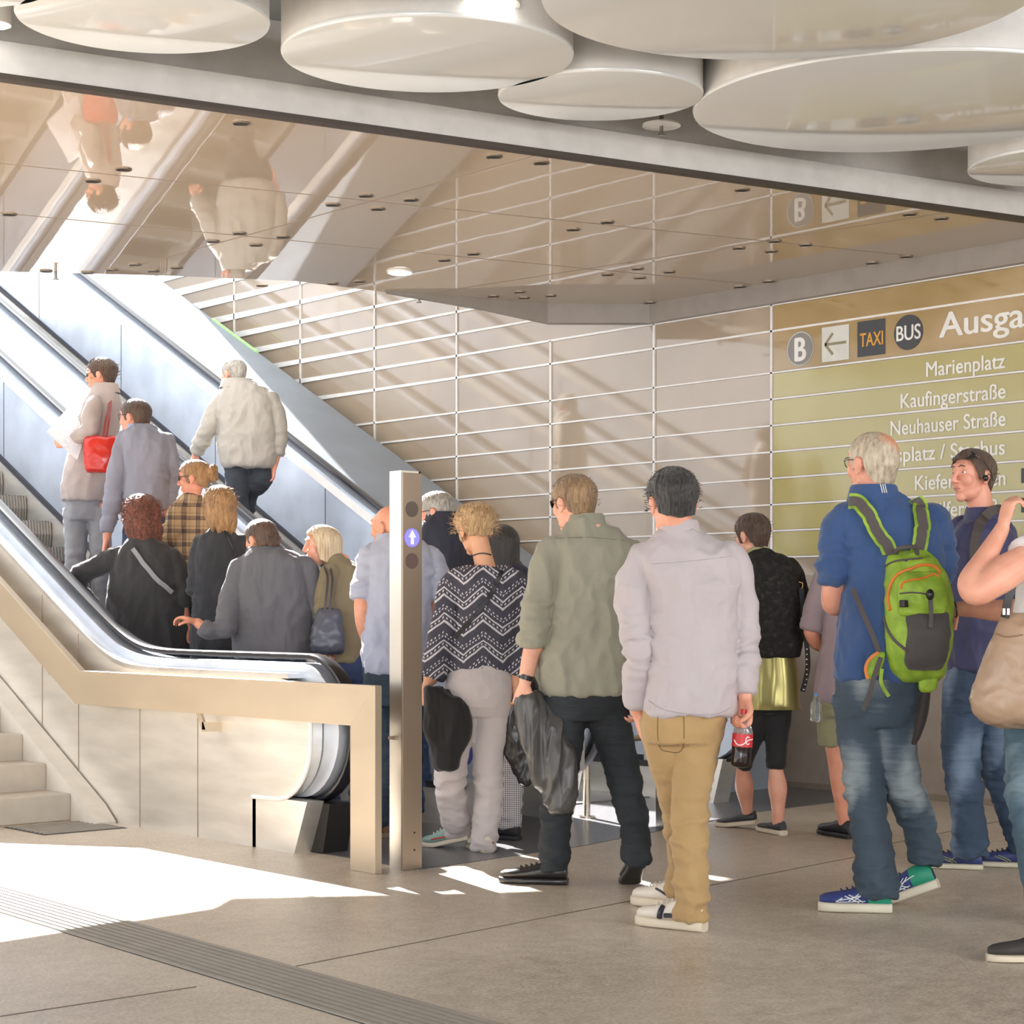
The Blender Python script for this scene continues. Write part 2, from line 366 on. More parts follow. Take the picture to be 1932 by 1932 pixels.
def sprinkler(px, py, z, plate, label):
    p = on_z(px, py, z); o = empty('sprinkler', p)
    if plate: bm = bmesh.new(); cyl(bm, (p.x, p.y), plate, z-0.008, z, 32); mk('plate', bm, m_fas, o)
    bm = bmesh.new(); cyl(bm, (p.x, p.y), 0.009, z-0.05, z-(0.008 if plate else 0), 12); cyl(bm, (p.x, p.y), 0.02, z-0.055, z-0.05, 16); mk('head', bm, M_steel('sprinkler_metal', '#8a8580', 0.3), o)
    if z > 3.45:
        bm = bmesh.new(); cyl(bm, (p.x, p.y), 0.012, z, 4.15, 10); mk('pipe', bm, M_steel('sprinkler_metal'), o)
    tag(o, label, 'sprinkler')
sprinkler(1248, 235, 3.6, 0.095, 'sprinkler on a white round plate between the ceiling discs')
sprinkler(790, 556, zc, 0, 'bare sprinkler head under the rear edge of the lower ceiling')
sprinkler(105, 512, zc, 0, 'bare sprinkler head above the first escalator')
# round white discs
t = NT('disc_white_gloss'); v = t.coord(); m_disc = t.base('#cfd0cf', 0.08); t.b.inputs['Coat Weight'].default_value = 0.2; t.b.inputs['Coat Roughness'].default_value = 0.04
t.bump(t.noise(v, 0.9, 1), 0.015, 0.05)
m_dside = M_plain('disc_side_white', '#dad8d5', 0.35)
discs = [(271, 40, 237, 'round white ceiling disc nearest the corner above the stairs'),
         (807, 108, 276, 'round white ceiling disc above the first escalator, beside the big lit downlight'),
         (1133, 184, 194, 'smallest whole round white disc, next to the plate sprinkler'),
         (1490, -8, 470, 'very large round white disc, cut by the top of the view'),
         (1705, 202, 397, 'large round white disc next to the sprinkler and above the exit sign'),
         (2010, 316, 180, 'round white disc cut off above the destination sign'),
         (-90, -40, 190, 'round white disc mostly out of view beside the corner disc'), (560, -95, 300, 'round white disc mostly cut above the lit downlight')]
for cx, cy, hw_, lb in discs:
    z = 3.52; p = on_z(cx, cy, z); dd = dep(p); R = hw_*dd/F
    r1 = (p-CAM); r1.z = 0; r1.normalize(); r2 = Vector((r1.y, -r1.x, 0))
    o = empty('ceiling_disc', p); tag(o, lb, 'ceiling disc')
    bm = bmesh.new(); N = 96
    prof = [(R-0.012, z), (R-0.004, z+0.002), (R, z+0.008), (R, z+0.02)]
    def rg(r_, z_): return [Vector((p.x, p.y, z_))+r2*(cos(2*pi*k/N)*r_)+r1*(sin(2*pi*k/N)*r_*0.88) for k in range(N)]
    ring_loft(bm, [rg(a, b) for a, b in prof], True, True); mk('face_panel', bm, m_disc, o)
    bm = bmesh.new(); ring_loft(bm, [rg(R-0.003, z+0.02), rg(R-0.003, z+0.26)], True, True); mk('rim_drum', bm, m_dside, o)
    bm = bmesh.new()
    for k in range(3):
        a_ = k*2.1; q_ = Vector((p.x, p.y, 0))+r2*(cos(a_)*R*0.6)+r1*(sin(a_)*R*0.5); cyl(bm, (q_.x, q_.y), 0.008, z+0.26, 4.15, 8)
    mk('hanger', bm, m_cup, o)

# ---- wide stairs on the left
m_step = M_plain('stair_stone', '#b7afa3', 0.65)
st = empty('stone_staircase', (3, 9.59, 0)); tag(st, 'pale stone staircase climbing beside the first escalator', 'stairs')
for i in range(16):
    bm = bmesh.new(); box(bm, (0.5, 9.59+0.295*i, 0 if i < 2 else 0.154*(i-1)), (5.065, 9.59+0.295*(i+1)+0.02, 0.154*(i+1))); mk('step', bm, m_step, st, False, bevel=0.008)
bm = bmesh.new(); strip_x(bm, [(9.3, 0.012), (9.42, 0.10), (14.3, 0.10+4.88*SL)], [(9.3, 0), (9.42, 0), (14.3, 0)], 5.065, 5.19); mk('stringer', bm, M_plain('stringer_white', '#cfc9c0', 0.5), st, False)

# ---- escalators
m_clad = M_steel('cladding_brushed_steel', '#efece6', 0.34, (1, 0.6, 3.2), 0.10, 0.8)
m_bal = M_steel('balustrade_pale_steel', '#c6cedb', 0.42, (1, 1, 1), 0.03, 0.65)
m_deck = M_steel('deck_steel', '#dcdcdc', 0.28, (1, 1, 1), 0.03, 0.9)
m_rub = M_plain('handrail_rubber', '#1b1c22', 0.25)
m_trim = M_plain('white_edge_trim', '#e4e2de', 0.3)
m_tread = M_steel('tread_metal', '#8f8c86', 0.45, (1, 1, 1), 0.02)
m_yel = M_plain('brush_dark', '#24222a', 0.7)
def path(y0, y1=19.0):
    ys = []; y = y0
    while y < Y0-0.5: ys.append(y); y += 0.3
    y = Y0-0.5
    while y < Y0+0.6: ys.append(y); y += 0.06
    while y < y1: ys.append(y); y += 0.6
    ys.append(y1); return ys
def side(parent, x0, x1, yn, ztop, mat, name, zbot=None):
    """balustrade body: newel rounded at its low end"""
    R = (ztop-0.27)/2; cy = yn+R; cz = 0.27+R
    arc = [(cy+R*cos(a_), cz+R*sin(a_)) for a_ in [radians(90+k*10) for k in range(19)]]
    ys = [y for y in path(cy+0.05)]
    top = [(y, ztop+zp(y)) for y in ys][::-1]
    bot = [(y, (zbot if zbot is not None else 0.27) + (zp(y)-0.75 if zbot is None and zp(y) > 1.0 else 0)) for y in ys]
    bm = bmesh.new()
    tp = [(y, ztop+zp(y)) for y in ys]; bt = [(y, 0.27+max(0, zp(y)-0.6)) for y in ys]
    # newel
    mid = len(arc)//2
    up = arc[:mid+1]; dn = arc[mid:][::-1]
    upr = up[::-1]; dnr = dn[::-1]
    topl = upr+tp; botl = dnr+bt
    strip_x(bm, topl, botl, x0, x1)
    return mk(name, bm, mat, parent)
def handrail(parent, xc, yn, ztop, wd=0.075):
    R = (ztop-0.25)/2; cy = yn+R; cz = 0.25+R
    pts = [(cy+0.25, 0.25), (cy+0.1, 0.25)]+[(cy-R*cos(a_), cz+R*sin(a_)) for a_ in [radians(-88+k*11) for k in range(17)]]+[(y, ztop+zp(y)) for y in path(cy+0.1)]
    bm = bmesh.new()
    # section: flat C
    rings = []
    n = len(pts)
    for i, (y, z) in enumerate(pts):
        ty = pts[min(i+1, n-1)][0]-pts[max(i-1, 0)][0]; tz = pts[min(i+1, n-1)][1]-pts[max(i-1, 0)][1]; L = sqrt(ty*ty+tz*tz) or 1
        ny, nz = -tz/L, ty/L
        ring = []
        for k in range(12):
            a_ = 2*pi*k/12; cx = cos(a_); sx = sin(a_)
            ex = math.copysign(abs(cx)**0.6, cx)*wd/2; en = math.copysign(abs(sx)**0.6, sx)*0.017
            ring.append(Vector((xc+ex, y+ny*en, z+nz*en)))
        rings.append(ring)
    ring_loft(bm, rings); return mk('handrail', bm, m_rub, parent)
def escalator(label, xl, xr, ynl, ynr, outer=None):
    o = empty('escalator', ((xl+xr)/2, 8, 0)); tag(o, label, 'escalator')
    for xc, yn, s in ((xl, ynl, 1), (xr, ynr, -1)):
        side(o, xc-0.075, xc+0.075, yn+0.03, 0.93, m_bal, 'balustrade')
        handrail(o, xc, yn, 0.965)
        ys = path(yn+0.55)
        bm = bmesh.new(); xs = xc+s*0.075
        strip_x(bm, [(y, 0.20+zp(y)) for y in ys], [(y, 0.0 if zp(y) < 0.5 else zp(y)-0.4) for y in ys], min(xs, xs+s*0.045), max(xs, xs+s*0.045)); mk('skirt_panel', bm, m_clad, o)
        bm = bmesh.new(); strip_x(bm, [(y, 0.235+zp(y)) for y in ys], [(y, 0.20+zp(y)) for y in ys], min(xs, xs+s*0.03), max(xs, xs+s*0.03)); mk('brush_strip', bm, m_yel, o)
        # bright edge under the handrail, on the inner face
        bm = bmesh.new(); strip_x(bm, [(y, 0.90+zp(y)) for y in ys], [(y, 0.83+zp(y)) for y in ys], min(xs, xs+s*0.012), max(xs, xs+s*0.012)); mk('edge_profile', bm, m_trim, o)
        for y in (8.9, 10.3, 11.9, 13.5, 15.1, 16.7):
            bm = bmesh.new(); z = zp(y); box(bm, (xs-0.002, y-0.003, 0.24+z), (xs+s*0.002+0.0005, y+0.003, 0.83+z)); mk('panel_joint', bm, m_cup, o)
    x0, x1 = xl+0.125, xr-0.125
    for i in range(20):
        y = Y0+0.1+0.4*i; z = 0.2064*(i+1)
        bm = bmesh.new(); nrib = 44; wst = (x1-x0)/nrib
        prof = [(y, z-0.21), (y-0.015, z-0.1), (y, z-0.006), (y+0.42, z-0.006), (y+0.42, z-0.21)]
        prism_x(bm, prof, x0, x1, 0)
        for k in range(nrib):
            xa = x0+k*wst
            prism_x(bm, [(y-0.006, z-0.2), (y-0.022, z-0.1), (y-0.006, z), (y+0.41, z), (y+0.41, z-0.006), (y, z-0.006), (y-0.015, z-0.1), (y, z-0.2)], xa+wst*0.25, xa+wst*0.75, 0)
        mk('step', bm, m_tread, o, False)
    bm = bmesh.new(); box(bm, (x0, 8.3, 0.003), (x1, Y0+0.1, 0.012)); mk('comb_plate', bm, m_tread, o, False)
    return o
e1 = escalator('nearer escalator, with brushed steel side, beside the stone stairs', 5.35, 6.63, 7.26, 7.35)
e2 = escalator('farther escalator, running up next to the grey parapet and glass wall', 7.23, 8.555, 7.50, 7.50)
# outer cladding of the nearer escalator
def clad_shape(xa, xb, ztop=0.86, yn=7.42, inset=0.0):
    R = 0.30-inset; z0 = 0.265+inset; cy = yn+inset+R
    ys = path(7.95+0.0)
    arc_d = [(cy-R*sin(a_), z0+R-R*cos(a_)) for a_ in [radians(90-k*9) for k in range(11)]]      # from side down to bottom
    arc_u = [(cy-R*sin(a_), ztop-R*0.6+R*0.6*cos(a_)) for a_ in [radians(90-k*9) for k in range(11)]]
    return arc_u, arc_d, ys
bm = bmesh.new(); au, ad_, ys = clad_shape(0, 0)
strip_x(bm, au+[(7.9, 0.86)], ad_+[(7.9, 0.265)], 5.20, 5.27); mk('newel_cladding', bm, m_clad, e1)
bm = bmesh.new(); ysc = [7.9]+[y for y in path(7.95)]
strip_x(bm, [(y, 0.86+zp(y)) for y in ysc], [(y, 0.0) for y in ysc], 5.20, 5.27); mk('outer_cladding', bm, m_clad, e1)
# white trim following the newel edge
bm = bmesh.new(); tr = [(7.92, 0.255)]+[(y-0.006, z-0.006) for y, z in ad_[::-1]]+[(y-0.006, z) for y, z in au[:8]]
tube(bm, [(5.195, y, z) for y, z in tr], 0.012, 8); mk('edge_trim', bm, m_trim, e1)
# newel pedestal
bm = bmesh.new(); prism_x(bm, [(7.93, 0), (7.93, 0.262), (7.45, 0.262), (7.56, 0)], 5.20, 5.30); mk('pedestal_steel', bm, m_clad, e1)
bm = bmesh.new(); prism_x(bm, [(7.93, 0), (7.93, 0.25), (7.40, 0.25), (7.46, 0)], 5.30, 5.45); mk('pedestal_dark', bm, M_plain('black_plastic', '#232222', 0.35), e1)
bm = bmesh.new(); strip_x(bm, [(y, 0.885+zp(y)) for y in path(7.6)], [(y, 0.86+zp(y)) for y in path(7.6)], 5.19, 5.31); mk('deck_cover', bm, m_deck, e1)
bm = bmesh.new(); strip_x(bm, [(y, 0.90+zp(y)) for y in path(7.55)], [(y, 0.3+max(0, zp(y)-0.6)) for y in path(7.55)], 6.705, 7.155); mk('deck_cover', bm, m_deck, e2)
for y in (8.45, 9.05, 9.75, 10.2):
    bm = bmesh.new(); z = 0.0; box(bm, (5.197, y-0.002, z), (5.2005, y+0.002, 0.84+zp(y))); mk('panel_joint', bm, m_cj, e1)
# other pedestals
for e, x in ((e1, 6.63), (e2, 7.23), (e2, 8.555)):
    yn = 7.35 if x == 6.63 else 7.5
    bm = bmesh.new(); prism_x(bm, [(yn+0.9, 0), (yn+0.9, 0.28), (yn+0.22, 0.28), (yn+0.30, 0)], x-0.07, x+0.07); mk('pedestal', bm, m_clad, e)
# parapet by the wall
m_par = M_steel('parapet_blue_grey', '#9aa3ad', 0.45, (1, 1, 1), 0.02, 0.5)
bm = bmesh.new(); ys = path(8.2)
g_ = []
for y in ys:
    z = zp(y); g_.append([Vector((8.632, y, 0)), Vector((8.632, y, 0.90+z)), Vector((9.40, y, 0.99+z)), Vector((9.47, y, 0.97+z)), Vector((9.47, y, 0))])
ring_loft(bm, g_); o = mk('trim_parapet', bm, m_par); o['kind'] = 'structure'
bm = bmesh.new(); p0 = on_x(380, 616, 9.0); y = 14.3
strip_x(bm, [(y, 1.0+zp(y)), (y+0.75, 1.0+zp(y+0.75))], [(y, 0.975+zp(y)), (y+0.75, 0.975+zp(y+0.75))], 9.41, 9.44)
tag(mk('guide_light', bm, M_plain('green_strip', '#a9e08a', 0.4)), 'short pale green strip on the grey parapet edge', 'light strip')

# ---- handrail of the stairs (flat steel bar with end post)
m_bar = M_steel('bar_beige_steel', '#b7a893', 0.40, (1, 0.3, 1), 0.03, 0.35)
hb = empty('bar_rail', (5.1, 6.85, 0)); tag(hb, 'flat beige steel guard rail with end post in front of the nearer escalator', 'railing')
bx0, bx1 = 5.07, 5.11; E = 6.73; W_ = 0.19
top = [(E, 0.855), (9.5, 0.855), (13.5, 0.855+4.0*SL)]
kz = W_/cos(radians(27.3)); yb = 9.5+0.19*tan(radians(13.65))
bot = [(E, 0.665), (9.5+0.05, 0.665), (13.5, 0.855+4.0*SL-kz)]
bm = bmesh.new(); strip_x(bm, [(E, 0.855)]+top[1:], [(E+W_, 0.665)]+bot[1:], bx0, bx1); mk('top_bar', bm, m_bar, hb, False, bevel=0.003)
bm = bmesh.new(); prism_x(bm, [(E, 0), (E, 0.855), (E+W_, 0.665), (E+W_, 0)], bx0, bx1); mk('end_post', bm, m_bar, hb, False, bevel=0.003)
for y, dz in ((8.30, 0), (9.98, 0)):
    zt = 0.70+max(0, (y-9.5)*SL)
    bm = bmesh.new(); prism_x(bm, [(y, zt), (y+0.045, zt), (y-0.03, zt-0.12), (y-0.07, zt-0.12)], 5.11, 5.125); box(bm, (5.11, y-0.08, zt-0.13), (5.20, y-0.035, zt-0.08)); mk('bracket', bm, m_bar, hb, False)
# ---- signal posts
t = NT('arrow_glow_blue'); t.b.inputs['Emission Color'].default_value = rgb('#5a55e8'); t.b.inputs['Emission Strength'].default_value = 1.4; t.base('#4a46d8', 0.4); m_blue = t.m
t = NT('arrow_glow_white'); t.b.inputs['Emission Color'].default_value = (1, 1, 1, 1); t.b.inputs['Emission Strength'].default_value = 1.2; m_awh = t.m
m_post1 = M_steel('post_steel_bright', '#d8d5cf', 0.28, (1, 1, 0.2), 0.08)
m_post2 = M_steel('post_steel_warm', '#9b8b7b', 0.42, (1, 1, 0.5), 0.04, 0.5)
def signal_post(px, pyb, label, arrow=True):
    c = on_z(px, pyb); x0_, y0_ = c.x, c.y        # corner nearest the camera
    o = empty('signal_post', c); tag(o, label, 'signal post')
    h = 1.84; wx, wy = 0.113, 0.10
    bm = bmesh.new(); box(bm, (x0_, y0_+0.012, 0), (x0_+0.010, y0_+wy, h)); box(bm, (x0_+0.01, y0_+0.012, h-0.02), (x0_+wx, y0_+wy, h)); box(bm, (x0_+wx-0.01, y0_+0.012, 0), (x0_+wx, y0_+wy, h)); box(bm, (x0_+0.01, y0_+wy-0.01, 0), (x0_+wx-0.01, y0_+wy, h)); mk('housing', bm, m_post1, o, False)
    bm = bmesh.new(); box(bm, (x0_, y0_, 0), (x0_+wx, y0_+0.0119, h-0.01)); mk('front_plate', bm, m_post2, o, False, bevel=0.002)
    xc = x0_+wx/2-0.004
    def disc(z, r, mat, nm, off=0.0):
        bm = bmesh.new(); rings = [[Vector((xc+cos(2*pi*k/32)*r, y0_+yy-off, z+sin(2*pi*k/32)*r)) for k in range(32)] for yy in (0, -0.003)]
        ring_loft(bm, rings); return mk(nm, bm, mat, o)
    m_lens = M_plain('dark_lens', '#5d5047', 0.25); m_l2 = M_plain('dark_lens_red', '#66504c', 0.25)
    zz = lambda py: H-(py-HOR)*dep(c)/F
    disc(zz(960), 0.036, m_lens, 'dark_lamp'); disc(zz(1058), 0.036, m_l2, 'dark_lamp')
    if arrow:
        disc(zz(1014), 0.042, m_blue, 'arrow_lamp'); z = zz(1014)
        bm = bmesh.new(); prism(bm, [(xc-0.0065, y0_-0.0035, z-0.029), (xc+0.0065, y0_-0.0035, z-0.029), (xc+0.0065, y0_-0.0035, z+0.003), (xc+0.019, y0_-0.0035, z+0.003), (xc, y0_-0.0035, z+0.033), (xc-0.019, y0_-0.0035, z+0.003), (xc-0.0065, y0_-0.0035, z+0.003)], (0, -0.002, 0)); mk('arrow', bm, m_awh, o, False)
    bm = bmesh.new(); box(bm, (x0_+wx, y0_+0.03, h-0.15), (x0_+wx+0.006, y0_+wy+0.10, h-0.005)); mk('red_sign_edge', bm, M_plain('sign_red', '#c8211c', 0.4), o, False)
    bm = bmesh.new(); box(bm, (x0_-0.02, y0_+0.035, 0.60), (x0_, y0_+0.085, 0.615)); mk('sensor', bm, m_post2, o, False)
    for zz_ in (0.09, 0.17):
        bm = bmesh.new(); rings = [[Vector((xc+0.015+cos(2*pi*k/12)*0.005, y0_+yy, zz_+sin(2*pi*k/12)*0.005)) for k in range(12)] for yy in (0, -0.002)]; ring_loft(bm, rings); mk('screw', bm, m_cup, o)
signal_post(760, 1643, 'steel signal post with a glowing blue arrow beside the nearer escalator')
signal_post(1262, 1563, 'steel signal post behind the man in the white shirt', False)
# ---- low barrier stanchion between the escalators
b0 = on_z(1107, 1543); br = empty('barrier', b0); tag(br, 'low round tube barrier standing in front of the farther escalator', 'barrier')
m_tube = M_steel('barrier_tube_steel', '#c0b7aa', 0.25)
bm = bmesh.new(); tube(bm, [(b0.x, b0.y, 0.008), (b0.x, b0.y, 0.78)], 0.021, 16); mk('post', bm, m_tube, br)
bm = bmesh.new(); cyl(bm, (b0.x, b0.y), 0.05, 0.0035, 0.012, 24); mk('foot_plate', bm, m_tube, br)
b1 = on_z(1225, 1530)
for z in (0.44, 0.76):
    bm = bmesh.new(); tube(bm, [(b0.x, b0.y, z), (b1.x+0.3, b1.y, z)], 0.019, 14); mk('rail', bm, m_tube, br)
bm = bmesh.new(); tube(bm, [(b1.x+0.3, b1.y, 0.008), (b1.x+0.3, b1.y, 0.78)], 0.021, 16); mk('post', bm, m_tube, br)

# ---- destination sign on the wall
FONT = bpy.data.fonts.load  # (unused; the built-in font is taken)
sg = empty('destination_sign', on_x(1700, 850, WX)); tag(sg, 'olive destination sign with exit header and street names on the glass wall', 'sign')
t = NT('sign_olive'); v = t.coord(); n = t.noise(v, 1.5, 2); m_olive = t.base(t.ramp(n, [(0.3, rgb('#a89c5e')), (0.7, rgb('#b2a76d'))]), 0.12); t.b.inputs['Coat Weight'].default_value = 0.25
t = NT('sign_header_brown'); m_head = t.base(t.ramp(t.noise(t.coord(), 1.8, 3), [(0.4, rgb('#9c8355')), (0.6, rgb('#a58b60'))]), 0.08); t.b.inputs['Coat Weight'].default_value = 0.4
yl = on_x(1458, 700, WX).y
for k in range(8):
    za, zb_ = zl[k], (zl[k+1] if k < 7 else None)
    if zb_ is None: break
    bm = bmesh.new(); box(bm, (WX-0.006, 1.5, za+0.01), (WX-0.001, yl-0.01, zb_-0.01)); mk('row_panel', bm, m_olive, sg, False)
bm = bmesh.new(); box(bm, (WX-0.006, 1.5, 2.825), (WX-0.001, yl-0.01, 3.27)); mk('header_panel', bm, m_head, sg, False)
m_txt = M_plain('sign_letter_white', '#e9e7e2', 0.5); m_blk = M_plain('sign_dark', '#3a3b40', 0.4); m_org = M_plain('sign_orange', '#e0a23a', 0.5); m_gry = M_plain('sign_grey', '#8b8784', 0.5)
def text3(s, pl, height, mat, parent, align='LEFT', width=None, name='lettering', bold=0.0, x=WX-0.009):
    """pl: pixel of the text's lower anchor; height of capitals in metres; width to fit in metres"""
    cu = bpy.data.curves.new('t', 'FONT'); cu.body = s; cu.size = 1.0; cu.extrude = 0.0; cu.offset = 0.0; cu.align_x = 'LEFT'; cu.resolution_u = 6
    ob = bpy.data.objects.new('t', cu); COL.objects.link(ob); bpy.context.view_layer.update()
    dg = bpy.context.evaluated_depsgraph_get(); me = bpy.data.meshes.new_from_object(ob.evaluated_get(dg)); bpy.data.objects.remove(ob)
    xs = [v_.co.x for v_ in me.vertices]; x_0, x_1 = min(xs), max(xs)
    sy = height/0.70; sx = (width/(x_1-x_0)) if width else sy*0.8
    p = on_x(pl[0], pl[1], x); bm = bmesh.new()
    for k, (du, dv) in enumerate(((0, 0), (1, 0), (-1, 0), (0, 1), (0, -1)) if bold else ((0, 0),)):
        q_ = []
        for v_ in me.vertices:
            u_ = (v_.co.x-x_0)*sx
            if align == 'RIGHT': u_ -= (x_1-x_0)*sx
            if align == 'CENTER': u_ -= (x_1-x_0)*sx/2
            q_.append(bm.verts.new((x-0.0003*k, p.y-u_-du*bold*sx, p.z+v_.co.y*sy+dv*bold*0.5*sy)))
        for f_ in me.polygons:
            try: bm.faces.new([q_[i] for i in f_.vertices])
            except ValueError: pass
    m_ = bpy.data.meshes.new(name); bm.to_mesh(m_); bm.free(); m_.materials.append(mat); bpy.data.meshes.remove(me)
    o = link(name, m_); return setpar(o, parent)
def wlen(px0, px1, py): return abs(on_x(px0, py, WX).y-on_x(px1, py, WX).y)
rows = [('Marienplatz', 1748, 1896, 706, 694), ('Kaufingerstraße', 1700, 1897, 763, 751), ('Neuhauser Straße', 1681, 1897, 816, 803),
        ('Karlsplatz / Stachus', 1640, 1896, 872, 857), ('Kieferngarten', 1727, 1897, 923, 915), ('Dülferstraße', 1744, 1897, 977, 969)]
for s_, a_, b_, ya, yb_ in rows:
    text3(s_, (b_, yb_), 0.093, m_txt, sg, 'RIGHT', wlen(a_, b_, ya), bold=0.018)
text3('Ausgang', (1773, 637), 0.155, m_txt, sg, 'LEFT', wlen(1773, 1998, 620), bold=0.02)
def wall_disc(cx, cy, r, mat, name, x=WX-0.008):
    p = on_x(cx, cy, x); bm = bmesh.new()
    ring_loft(bm, [[Vector((x-q, p.y+cos(2*pi*k/48)*r, p.z+sin(2*pi*k/48)*r)) for k in range(48)] for q in (0, 0.002)]); mk(name, bm, mat, sg)
    return p
def wall_rect(px0, py0, px1, py1, mat, name, x=WX-0.008):
    a = on_x(px0, (py0+py1)/2, x); b = on_x(px1, (py0+py1)/2, x); d_ = (dep(a)+dep(b))/2; h2 = (py1-py0)/2*d_/F
    bm = bmesh.new(); box(bm, (x-0.002, b.y, (a.z+b.z)/2-h2), (x, a.y, (a.z+b.z)/2+h2)); mk(name, bm, mat, sg, False); return (a+b)/2, h2
wall_disc(1510, 658, 0.116, M_plain('ring_light_grey', '#b9bbb8', 0.5), 'badge_ring'); wall_disc(1510, 658, 0.107, m_gry, 'badge', WX-0.0105)
text3('B', (1510, 680), 0.155, m_txt, sg, 'CENTER', 0.088, bold=0.04, x=WX-0.0135)
c_, h_ = wall_rect(1551, 615, 1602, 681, M_plain('sign_pale', '#d4d3cc', 0.5), 'arrow_field')
bm = bmesh.new(); x = WX-0.0105; m_arw = M_plain('arrow_olive_grey', '#8f8668', 0.5)
def seg_w(bm, y_a, z_a, y_b, z_b, w_):
    dd = Vector((0, y_b-y_a, z_b-z_a)).normalized(); n_ = Vector((0, -dd.z, dd.y))*w_/2; A_ = Vector((x, y_a, z_a)); B_ = Vector((x, y_b, z_b))
    prism(bm, [A_-n_, B_-n_, B_+n_, A_+n_], (-0.002, 0, 0))
seg_w(bm, c_.y+0.085, c_.z, c_.y-0.09, c_.z, 0.018); seg_w(bm, c_.y+0.085, c_.z, c_.y+0.02, c_.z+0.07, 0.018); seg_w(bm, c_.y+0.085, c_.z, c_.y+0.02, c_.z-0.07, 0.018); mk('arrow', bm, m_arw, sg, False)
c_, h_ = wall_rect(1618, 604, 1670, 671, m_blk, 'taxi_field')
text3('TAXI', (1644, 652), 0.088, m_org, sg, 'CENTER', 0.185, bold=0.02, x=WX-0.0105)
wall_disc(1714, 627, 0.112, m_blk, 'bus_field'); text3('BUS', (1714, 641), 0.095, m_txt, sg, 'CENTER', 0.185, bold=0.02, x=WX-0.0105)
wall_rect(1927, 882, 1975, 910, m_blk, 'row_badge'); wall_rect(1927, 938, 1975, 966, m_blk, 'row_badge')
wall_rect(1725, 988, 1905, 1042, M_plain('sticker_yellow', '#e3dc62', 0.5), 'yellow_notice')
text3('Ausl. 11', (1741, 1010), 0.045, m_blk, sg, 'LEFT', wlen(1741, 1803, 1000), x=WX-0.0105); text3('Wiesn', (1751, 1033), 0.045, m_blk, sg, 'LEFT', wlen(1751, 1795, 1026), x=WX-0.0105)

# ================================================================== PEOPLE: builders
def remesh(bm, voxel, smooth=2, name='tmp'):
    """one closed surface round everything in bm"""
    me = bpy.data.meshes.new(name); bmesh.ops.recalc_face_normals(bm, faces=bm.faces); bm.to_mesh(me); bm.free()
    o = bpy.data.objects.new(name, me); COL.objects.link(o)
    r = o.modifiers.new('r', 'REMESH'); r.mode = 'VOXEL'; r.voxel_size = voxel
    if smooth:
        s = o.modifiers.new('s', 'SMOOTH'); s.iterations = smooth; s.factor = 0.6
    bpy.context.view_layer.update(); dg = bpy.context.evaluated_depsgraph_get()
    out = bpy.data.meshes.new_from_object(o.evaluated_get(dg)); bpy.data.objects.remove(o); bpy.data.meshes.remove(me)
    return out
def displace(me, f):
    me.calc_loop_triangles(); ns = [v.normal.copy() for v in me.vertices]
    for v, n in zip(me.vertices, ns): v.co = v.co+n*f(v.co)
    me.update()
def ridge(p): return 1-2*abs(noise.noise(p))
def folds(amp, sc=(9, 9, 14), seed=0.0, extra=None):
    sc = Vector(sc); off = Vector((seed*3.1, seed*1.7, seed*2.3))
    def f(p):
        q = Vector((p.x*sc.x, p.y*sc.y, p.z*sc.z))+off
        w_ = noise.noise(q*0.45)*0.8
        v = ridge(q+Vector((w_, w_, w_)))*0.8+noise.noise(q*1.9)*0.5+ridge(q*2.3+Vector((w_, 0, 2*w_)))*0.28
        return amp*1.5*v*(extra(p) if extra else 1)
    return f
def fin(name, me, mat, parent, smooth=True, label=None):
    me.materials.clear()
    for m in (mat if isinstance(mat, (list, tuple)) else [mat]): me.materials.append(m)
    if smooth: me.shade_smooth()
    me.name = name; o = link(name, me)
    if parent is not None: setpar(o, parent)
    if label: o['label'] = label
    return o
def mtube(bm, pts, rads, seg=14, flat=None, ref=None, mul=1.0):
    """capped, rounded tube for remeshing: pts Vectors, rads numbers"""
    data = cr([tuple(p)+(r,) for p, r in zip(pts, rads)], 5)
    P_ = [Vector(q[:3]) for q in data]; R_ = [max(q[3], 0.003)*mul for q in data]
    t0 = (P_[0]-P_[1]).normalized(); t1 = (P_[-1]-P_[-2]).normalized()
    P_ = [P_[0]+t0*R_[0]*0.75, P_[0]+t0*R_[0]*0.45]+P_+[P_[-1]+t1*R_[-1]*0.45, P_[-1]+t1*R_[-1]*0.75]
    R_ = [R_[0]*0.4, R_[0]*0.85]+R_+[R_[-1]*0.85, R_[-1]*0.4]
    tube(bm, P_, R_, seg, 0, True, flat, ref)
def ell(bm, c, r, M=None, seg=20, rows=12):
    M = M or Matrix.Identity(3); c = Vector(c); rings = []
    for i in range(1, rows):
        a = pi*i/rows
        rings.append([c+M@Vector((r[0]*sin(a)*cos(2*pi*k/seg), r[1]*sin(a)*sin(2*pi*k/seg), r[2]*cos(a))) for k in range(seg)])
    vs_ = ring_loft(bm, rings, True, False)
    t_ = bm.verts.new(c+M@Vector((0, 0, r[2]))); b_ = bm.verts.new(c-M@Vector((0, 0, r[2])))
    for i in range(seg):
        bm.faces.new((t_, vs_[0][i], vs_[0][(i+1) % seg])); bm.faces.new((b_, vs_[-1][(i+1) % seg], vs_[-1][i]))
def facing(yaw, pitch=0, roll=0):
    """matrix: local +Y = the way one faces; yaw 0 = away from the viewer, 90 = towards the picture's left side"""
    a = radians(yaw); y = FW*cos(a)-RT*sin(a); x = FW*sin(a)+RT*cos(a)
    M = Matrix((x, y, UP)).transposed()
    return M@Matrix.Rotation(radians(pitch), 3, 'X')@Matrix.Rotation(radians(roll), 3, 'Y')
